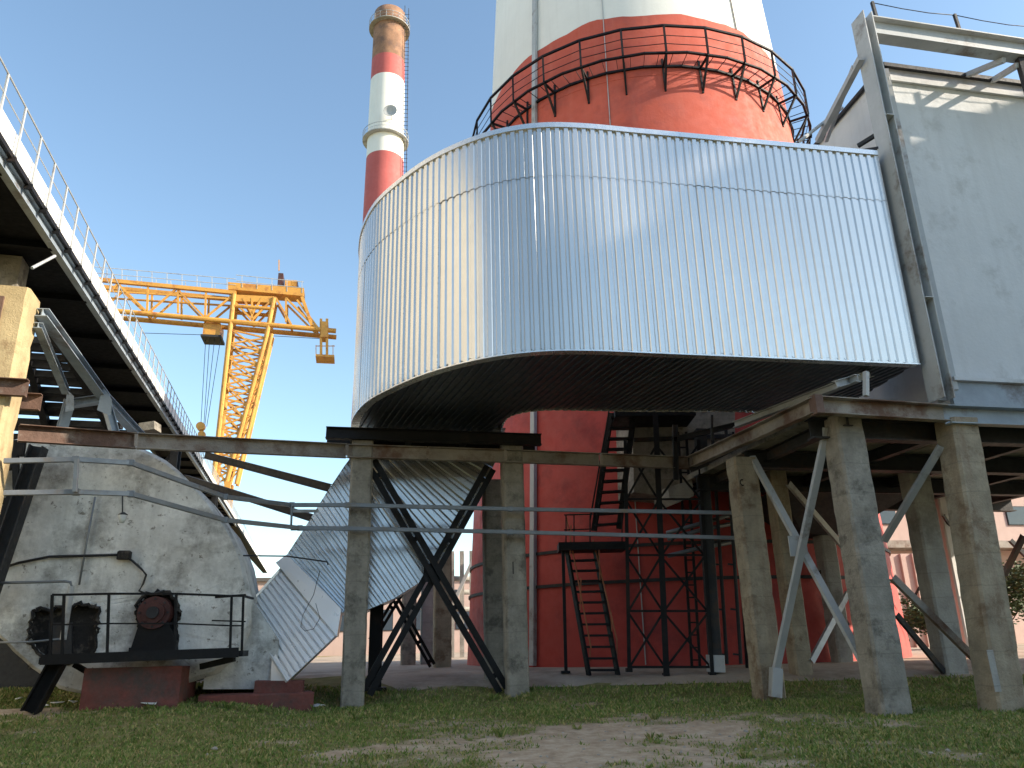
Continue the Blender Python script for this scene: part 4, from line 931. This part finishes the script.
# machinery platform on top
V_ = [kp(228, 289), kp(304, 296), kp(304, 288), kp(228, 282)]
mesh('machinery_deck', V_ + [p+GV*GDp for p in V_], [(0, 1, 2, 3), (7, 6, 5, 4), (0, 4, 5, 1), (1, 5, 6, 2), (2, 6, 7, 3), (3, 7, 4, 0)], Y_, cr_)
for a, b, c_, d_, nm, mt in ((277, 271, 282, 283, 'cabin', 'bearing'), (284, 278, 296, 288, 'winch', 'yellow'), (246, 282, 256, 287, 'winch', 'bearing'), (258, 283, 266, 287, 'motor', 'steel_dark'), (290, 279, 297, 285, 'motor', 'bearing')):
    P = kp((a+c_)/2, d_, 1.2*KS); wv = (kp(c_, d_)-kp(a, d_)).length; box(nm, P, wv, 1.6*KS, (kp(a, b)-kp(a, d_)).length, MT[mt], cr_)
kbar('mast', (279, 271), (279, 260), .12); 
for k in range(17):
    x = 62 + k*15; y = 276 + (x-60)*.085 if x < 230 else 287 + (x-236)*.09
    kbar('rail_post', (x, y), (x, y-12), .07, 0, mat=MT['steel_grey']); kbar('rail_post', (x, y), (x, y-12), .07, GDp, mat=MT['steel_grey'])
for dy in (12, 6): kbar('handrail', (62, 276-dy), (236, 291-dy), .06, 0, mat=MT['steel_grey']); kbar('handrail', (236, 287-dy), (304, 294-dy), .06, 0, mat=MT['steel_grey'])
kbar('bulkhead', (236, 298), (276, 300), .8, .4, kind='box')
# leg
for d in (0, GDp):
    kbar('leg_chord', (234, 294), (213, 484), .52, d, kind='T'); kbar('leg_chord', (274, 298), (266, 338), .5, d, kind='T'); kbar('leg_chord', (266, 338), (226, 484), .48, d, kind='T')
    kbar('leg_chord', (272, 334), (236, 484), .36, d*.6, kind='T'); kbar('leg_tie', (234, 306), (274, 309), .42, d, kind='T'); kbar('leg_tie', (232, 322), (270, 326), .5, d, kind='T')
    for k in range(11):
        t0, t1 = k/11, (k+1)/11
        l0 = (232-18*t0, 330+150*t0); l1 = (232-18*t1, 330+150*t1); r0 = (266-40*t0, 338+146*t0); r1 = (266-40*t1, 338+146*t1)
        kbar('leg_lattice', l0, r1, .17, d); kbar('leg_lattice', r0, l1, .17, d); kbar('leg_lattice', l0, r0, .17, d)
        if d == 0: q0 = (272-36*t0, 334+150*t0); q1 = (272-36*t1, 334+150*t1); kbar('ladder_tie', r0, q0, .16); kbar('ladder_tie', r1, q0, .13)
for k in range(8): t0 = k/8; kbar('leg_cross_tie', (232-18*t0, 330+150*t0), (232-18*t0, 330+150*t0), .17, 0, GDp); kbar('leg_cross_tie', (266-40*t0, 338+146*t0), (266-40*t0, 338+146*t0), .17, 0, GDp)
kbar('leg_foot', (214, 482), (205, 653), .6, 0); kbar('leg_foot', (228, 482), (214, 653), .6, 0); kbar('leg_foot', (214, 482), (205, 653), .6, GDp); kbar('leg_foot', (228, 482), (214, 653), .6, GDp)
# trolley, ropes and hook
tr = kp(210, 326, 1.2)
box('trolley', kp(210.5, 334, 1.7), 1.4*KS, 1.8*KS, 1.4*KS, Y_, cr_, bev=.4); box('trolley_base', kp(210.5, 336, 1.7), 1.7*KS, 2.0*KS, .2*KS, MT['steel_dark'], cr_)
for a, b in (((204, 336), (199, 424)), ((208, 336), (202, 424)), ((213, 336), (203, 424)), ((219, 336), (205, 424))): kbar('rope', a, b, .05, 1.2, mat=MT['cable'])
disc('hook_block', kp(199, 424, 1.2), .36*KS, -.4, .4, Y_, cr_, 14); disc('hook_block', kp(200, 432, 1.2), .3*KS, -.3, .3, Y_, cr_, 12); kbar('hook_shank', (199, 430), (199, 440), .3, 1.2)
kbar('power_cable', (140, 330), (204, 332), .05, 1., mat=MT['cable']); kbar('power_cable', (272, 333), (322, 336), .05, 1., mat=MT['cable'])
# end cage
for x in (321, 327): kbar('cage_post', (x, 319), (x, 356), .28, 0); kbar('cage_post', (x, 319), (x, 356), .2, 1.6)
box('cage_box', kp(324, 338, .6), .6*KS, 1.3*KS, 1.5*KS, Y_, cr_); V_ = kp(325, 358, .8); box('cage_floor', V_, 1.6*KS, 1.8*KS, .2*KS, Y_, cr_)
for x, y in ((333, 345), (316, 345)): kbar('cage_rail', (x, y), (x, 357), .08)
kbar('cage_rail', (316, 346), (335, 346), .08); kbar('arm', (302, 297), (312, 326), .34)

# ---------------------------------------------------------------- stair and braced tower before the chimney
K = MT['steel_black']
st = root('steel_stair', at(590, 674, 21.9), 'black steel stair with orange handrails climbing before the red chimney', 'stair')
YL0, YL1 = 21.9, 22.7
for a, b in (((589, 676), (566, 546)), ((618, 676), (594, 545))): bar('stringer', at(*a, YL0), at(*b, YL1), .07, .16, K, st, 'sq')
for k in range(12):
    f = (k+.5)/12; L0 = at(589, 676, YL0).lerp(at(566, 546, YL1), f); L1 = at(618, 676, YL0).lerp(at(594, 545, YL1), f); bar('tread', L0, L1, .22, .06, K, st)
YU0, YU1 = 22.6, 22.2
for a, b in (((594, 531), (611, 413)), ((619, 529), (634, 413))): bar('stringer', at(*a, YU0), at(*b, YU1), .07, .16, K, st, 'sq')
for k in range(11):
    f = (k+.5)/11; L0 = at(594, 531, YU0).lerp(at(611, 413, YU1), f); L1 = at(619, 529, YU0).lerp(at(634, 413, YU1), f); bar('tread', L0, L1, .22, .06, K, st)
bar('landing', at(558, 548, 22.5), at(624, 547, 22.5), .9, .22, K, st)
bar('landing_post', at(563, 551, 22.3), at(566, 672, 22.3), .09, .09, K, st); bar('base_plate', at(561, 672, 22.3), at(570, 672, 22.3), .25, .06, K, st)
for x in (566, 574, 590, 622): bar('landing_rail_post', at(x, 545, 22.3), at(x, 515, 22.3), .035, .035, K, st)
bar('landing_rail', at(564, 515, 22.3), at(594, 514, 22.3), .035, .035, K, st); bar('landing_rail', at(564, 530, 22.3), at(594, 529, 22.3), .03, .03, K, st)
for a, b in (((566, 516), (591, 648)), ((593, 540), (617, 640))): bar('handrail', at(*a, 22.4), at(*b, 21.9), .04, .04, MT['orange'], st, 't')
for a, b in (((570, 555), (571, 525)), ((580, 610), (581, 578)), ((590, 662), (590, 640)), ((600, 580), (599, 550)), ((612, 640), (611, 612)), ((617, 668), (617, 640))): bar('baluster', at(*a, 22.1), at(*b, 22.1), .03, .03, MT['orange'], st)
bar('upper_handrail', at(610, 405, 22), at(590, 520, 22.6), .035, .035, K, st)
tw = root('braced_tower', at(664, 674, 21.6), 'black cross-braced steel tower right of the stair', 'tower')
legs = {'a': ((625, 440), (629, 670)), 'b': ((655, 415), (666, 675)), 'c': ((698, 440), (712, 674))}
for k, (a, b) in legs.items(): bar('leg', at(*a, 21.6), at(*b, 21.6), .16 if k == 'b' else .1, .16 if k == 'b' else .1, K, tw, 'L'); bar('base_plate', at(b[0]-3, b[1], 21.6), at(b[0]+3, b[1], 21.6), .24, .1, K, tw)
def lp_(k, y): (x0, y0), (x1, y1) = legs[k]; return (x0+(x1-x0)*(y-y0)/(y1-y0), y)
for l, r_ in (('a', 'b'), ('b', 'c')):
    for y0, y1 in ((445, 500), (500, 556), (556, 612), (612, 668)):
        bar('diagonal', at(*lp_(l, y0), 21.6), at(*lp_(r_, y1), 21.65), .06, .06, K, tw, 'L'); bar('diagonal', at(*lp_(r_, y0), 21.6), at(*lp_(l, y1), 21.65), .06, .06, K, tw, 'L')
        bar('tie', at(*lp_(l, y1-1), 21.6), at(*lp_(r_, y1-1), 21.6), .06, .06, K, tw, 'L')
bar('top_deck', at(612, 420, 22.6), at(690, 419, 22.6), 1.6, .22, K, tw)
# grey column and pipework right of the tower
gc = root('steel_column', at(716, 670, 21.8), 'grey box steel column right of the braced tower', 'column')
bar('shaft', at(716, 672, 21.8), at(700, 430, 21.8), .36, .3, MT['steel_dark'], gc, 'box'); bar('base', at(716, 672, 21.8), at(715, 655, 21.8), .46, .4, MT['steel_grey'], gc, 'box')
for x, lab in ((724, 'thin dark pipe riser just right of the grey box column'), (738, 'dark ladder rail riser beside the tan column')):
    t = root('pipe_riser', at(x, 660, 22.3), lab, 'pipe'); bar('riser', at(x+3, 664, 22.3), at(x-12, 430, 22.3), .1, .1, MT['steel_dark'], t, 'T')
    bars('clips', [(at(x+3-k*2.6, 655-k*45, 22.3), at(x-5-k*2.6, 654-k*45, 22.3)) for k in range(5)], .05, .05, MT['steel_dark'], t) if False else [bar('clip', at(x+3-k*2.6, 655-k*45, 22.3), at(x-5-k*2.6, 654-k*45, 22.3), .05, .05, MT['steel_dark'], t) for k in range(5)]
for k, (a, b, c_) in enumerate((((667, 533), (703, 523), (742, 512)), ((668, 539), (705, 529), (742, 522)), ((668, 556), (700, 548), (740, 541)))):
    t = tube('steam_pipe', [at(*a, 22.0), at(*b, 22.3), at(*c_, 22.6)], .06, MT['pipe'], None); tag(t, ('topmost', 'middle', 'lowest')[k] + ' of three thin grey pipes passing behind the tan column', 'pipe')
for k, (x, lab) in enumerate(((690, 'black ladder standing left of the grey box column'), (745, 'black ladder standing close behind the tan column'))):
    t = root('ladder', at(x+6, 668, 22.6), lab, 'ladder')
    for o in (-4, 4): bar('stile', at(x+6+o, 668, 22.6), at(x-8+o, 432, 22.6), .07, .07, K, t)
    for j in range(18): f = j/18; bar('rung', at(x+2-14*f, 660-225*f, 22.6), at(x+10-14*f, 660-225*f, 22.6), .04, .04, K, t)
hb = root('hopper_box', at(690, 485, 22.5), 'pale sloped hopper box behind the channel beam near the tower', 'hopper')
hq = [at(x, y, 22.4) for x, y in ((668, 487), (692, 480), (694, 496), (676, 503), (669, 497))]
mesh('shell', hq + [p+GV*1.2 for p in hq], [(4, 3, 2, 1, 0), (5, 6, 7, 8, 9)] + [(i, (i+1) % 5, 5+(i+1) % 5, 5+i) for i in range(5)], MT['conc_pale'], hb); fix(hb.children[0])
# pale breeching duct entering the chimney behind the tower
bd = root('breeching_duct', at(650, 460, 23.2), 'pale grey breeching duct entering the chimney behind the braced tower', 'duct')
bq = [at(x, y, 23.1) for x, y in ((632, 410), (735, 405), (735, 470), (670, 497), (634, 492))]
mesh('shell', bq + [p+GV*3 for p in bq], [(4, 3, 2, 1, 0), (5, 6, 7, 8, 9)] + [(i, (i+1) % 5, 5+(i+1) % 5, 5+i) for i in range(5)], MT['conc'], bd); fix(bd.children[0])
bar('stiffener', at(634, 440, 23.05), at(733, 436, 23.05), .08, .12, MT['steel_dark'], bd)
for k, (a, b) in enumerate((((672, 440), (735, 425)), ((690, 470), (740, 450)), ((675, 425), (676, 480)), ((730, 440), (732, 480)))):
    t = bar('support_bar', at(*a, 21.0), at(*b, 21.0), .14, .14, MT['steel_dark'], None, 'I'); tag(t, ('upper dark bar', 'lower dark bar', 'left upright dark bar', 'right upright dark bar')[k] + ' in the tangle below the duct beside tower', 'bar')

# ---------------------------------------------------------------- background buildings, yard things
def building(label, P, a_len, b_len, h, mat, wins=(), band=None, name='plant_building', roofm=None):
    t = root(name, P, label, 'building')
    box('wall', P, a_len, b_len, h, mat, t); box('roof', P+UP*h, a_len+.5, b_len+.5, .35, roofm or MT['roofing'], t)
    f0 = P - GU*a_len/2 - GV*b_len/2
    for (x, z, w_, hh) in wins:
        c = f0 + GU*x + UP*z; o = box('window', c - GV*.02, w_, .1, hh, MT['steel_dark'], t); n2 = max(1, int(w_/1.1))
        for k in range(n2): box('pane', c + GU*(-w_/2+(k+.5)*w_/n2) - GV*.075 + UP*.06, w_/n2-.1, .03, hh-.12, MT['glass'], o)
    if band: box('canopy', f0 + GU*a_len/2 - GV*.9 + UP*band, a_len, 1.8, .45, MT['rust'], t)
    return t
pP = at(985, 640, 52); pP.z = .8
building('pink rendered hall with window strip and brown canopy behind right columns', pP + GU*9 + GV*7, 34, 14, 10.2, MT['wall_pink'], [(2.2+k*5.2, 7.6, 1.9, 1.3) for k in range(6)] + [(3+k*5.2, 2.2, 2.4, 2.4) for k in range(6)], 5.9)
pQ = at(420, 645, 85); pQ.z = .8
building('low pinkish building far behind the chimney seen between columns', pQ + GU*-6, 40, 10, 7.0, MT['wall_pink'], [(2+k*4, 2.2, 1.8, 2.0) for k in range(9)])
for k, (px, lab) in enumerate(((905, 'leftmost pink post of the canopy behind the right columns'), (918, 'second pink post from the left below the canopy'), (930, 'third pink post from the left below the canopy'))):
    P = at(px, 645, 46); P.z = .8; t = box('canopy_post', P, .7, .7, 5.2, MT['wall_pink'], None); tag(t, lab, 'post')
# pipe rack far between the columns
pk = root('pipe_rack', at(455, 640, 48), 'pale steel pipe rack far behind between chimney and columns', 'pipe rack')
for x in (452, 462, 472): P = at(x, 640, 48); bar('leg', Vector((P.x, P.y, .8)), Vector((P.x, P.y, 7)), .25, .25, MT['conc_pale'], pk)
for z_ in (3.6, 4.6, 5.4): P = at(448, 600, 48); Qp = at(480, 600, 49); bar('pipe', Vector((P.x, P.y, z_)), Vector((Qp.x, Qp.y, z_)), .3, .3, MT['conc_pale'], pk, 'T')
bar('diagonal', at(455, 600, 47.8), at(473, 560, 47.8), .2, .2, MT['steel_grey'], pk)

# leafy tree and shrub behind the right columns
leafm = pm('tree_leaves', (.05, .085, .025), .7, var=.4, scale=4, bump=0)
def tree(label, P, h, cr_r, n, seed, name='tree'):
    rq = random.Random(seed); t = root(name, P, label, 'tree')
    V = []; F = []
    tr_ = [(Vector(P), .16*h/5)] ; tip = Vector(P) + Vector((rq.uniform(-.2, .2), 0, h*.62))
    tube('trunk', [Vector(P)-UP*.1, Vector(P)+UP*h*.3+GU*.1, tip], .05*h/3, MT['bark'], t, 7)
    limbs = []
    for k in range(7):
        a = k*.9+rq.random(); L_ = Vector(P)+UP*h*(.3+.05*k); E_ = L_ + Vector((math.cos(a)*cr_r*.7, math.sin(a)*cr_r*.7, h*.22)); limbs.append(E_); tube('limb', [L_, L_.lerp(E_, .5)+UP*.1, E_], .02*h/3, MT['bark'], t, 5)
    cl = [E_ + Vector((rq.gauss(0, .3), rq.gauss(0, .3), rq.gauss(0, .3)))*cr_r for E_ in limbs for _ in range(3)] + [Vector(P)+UP*h*.75]
    for i in range(n):
        c = rq.choice(cl); p = c + Vector((rq.gauss(0, .22), rq.gauss(0, .22), rq.gauss(0, .2)))*cr_r
        d = Vector((rq.gauss(0, 1), rq.gauss(0, 1), rq.gauss(0, 1))).normalized(); x, y = frame(d, UP); s_ = .07+.06*rq.random(); k = len(V)
        V += [p-x*s_, p+y*s_*.5, p+x*s_, p-y*s_*.5]; F.append((k, k+1, k+2, k+3))
    mesh('crown', V, F, leafm, t)
P = at(1014, 640, 38); P.z = .8; tree('dark green tree at the right edge behind the columns', P, 3.8, 1.4, 5000, 4)
P = at(930, 648, 40); P.z = .8; tree('low green shrub beyond the set-back grey column', P, 2.2, 1.0, 2500, 5, 'shrub')

# ---------------------------------------------------------------- unseen halls beside the viewer, added sky-blocking hall behind (they shade and colour the yard)
wo = root('plant_building', (48, 4, 0), 'tall unseen plant hall to the right, roofline shaped to cast the shade', 'building')  # roof block and slotted screen shaped to set shadow edges and sun patch
def wbox(nm, x0, x1, y0, y1, z0, z1, mat, par):
    V = [(x, y, z) for z in (z0, z1) for x, y in ((x0, y0), (x1, y0), (x1, y1), (x0, y1))]
    return mesh(nm, V, [(3, 2, 1, 0), (4, 5, 6, 7), (0, 1, 5, 4), (1, 2, 6, 5), (2, 3, 7, 6), (3, 0, 4, 7)], mat, par)
wbox('wall', 40, 60, -6.3, 5.7, -.2, 27.4, MT['wall'], wo)
wbox('wall', 40, 60, 5.71, 16.5, -.2, 28.2, MT['wall'], wo)
wbox('parapet', 40, 40.3, 5.71, 6.7, 28.2, 29.2, MT['wall'], wo)
wbox('parapet', 40, 40.3, 7.91, 8.9, 28.2, 29.2, MT['wall'], wo)
wbox('roof_shade_block', 40, 43, 6.71, 7.9, 28.2, 31.2, MT['wall'], wo)
wbox('slotted_shade_screen', 40, 40.3, 8.91, 11, 28.2, 29.8, MT['wall'], wo)
wbox('slotted_shade_screen', 40, 40.3, 9.7, 11, 29.81, 30.6, MT['wall'], wo)
wbox('slotted_shade_screen', 40, 40.3, 8.91, 9.02, 29.81, 30.6, MT['wall'], wo)
wbox('slotted_shade_screen', 40, 40.3, 8.91, 11, 30.61, 31.3, MT['wall'], wo)
wbox('parapet', 40, 40.3, 11.01, 16.5, 28.2, 29.0, MT['wall'], wo)
wc = root('plant_building', (-32, -5, 0), 'long cream plant hall standing to the left outside the picture', 'building')
wbox('wall', -44, -30, -7, 36, -.2, 33, MT['wall_cream'], wc)
wbox('annex', -44, -30, 36.01, 42, -.2, 17.5, MT['wall_cream'], wc)
wb = root('plant_building', (5, -40, 0), 'added grey hall behind the viewer, unseen, cutting the low sky light', 'building')  # invented block, lowers sky light on faces turned to the viewer
wbox('wall', -26, 45, -50, -32, -.2, 16, MT['conc'], wb)
dsd = root('pump_house', (-18, 24, .8), 'dark pump house behind the white fan at left', 'building')
wbox('wall', -30, -10.6, 21.5, 28, .3, 5.0, MT['steel_dark'], dsd)
wbox('roof', -30.2, -10.4, 21.3, 28.2, 5.0, 5.2, MT['roofing'], dsd)
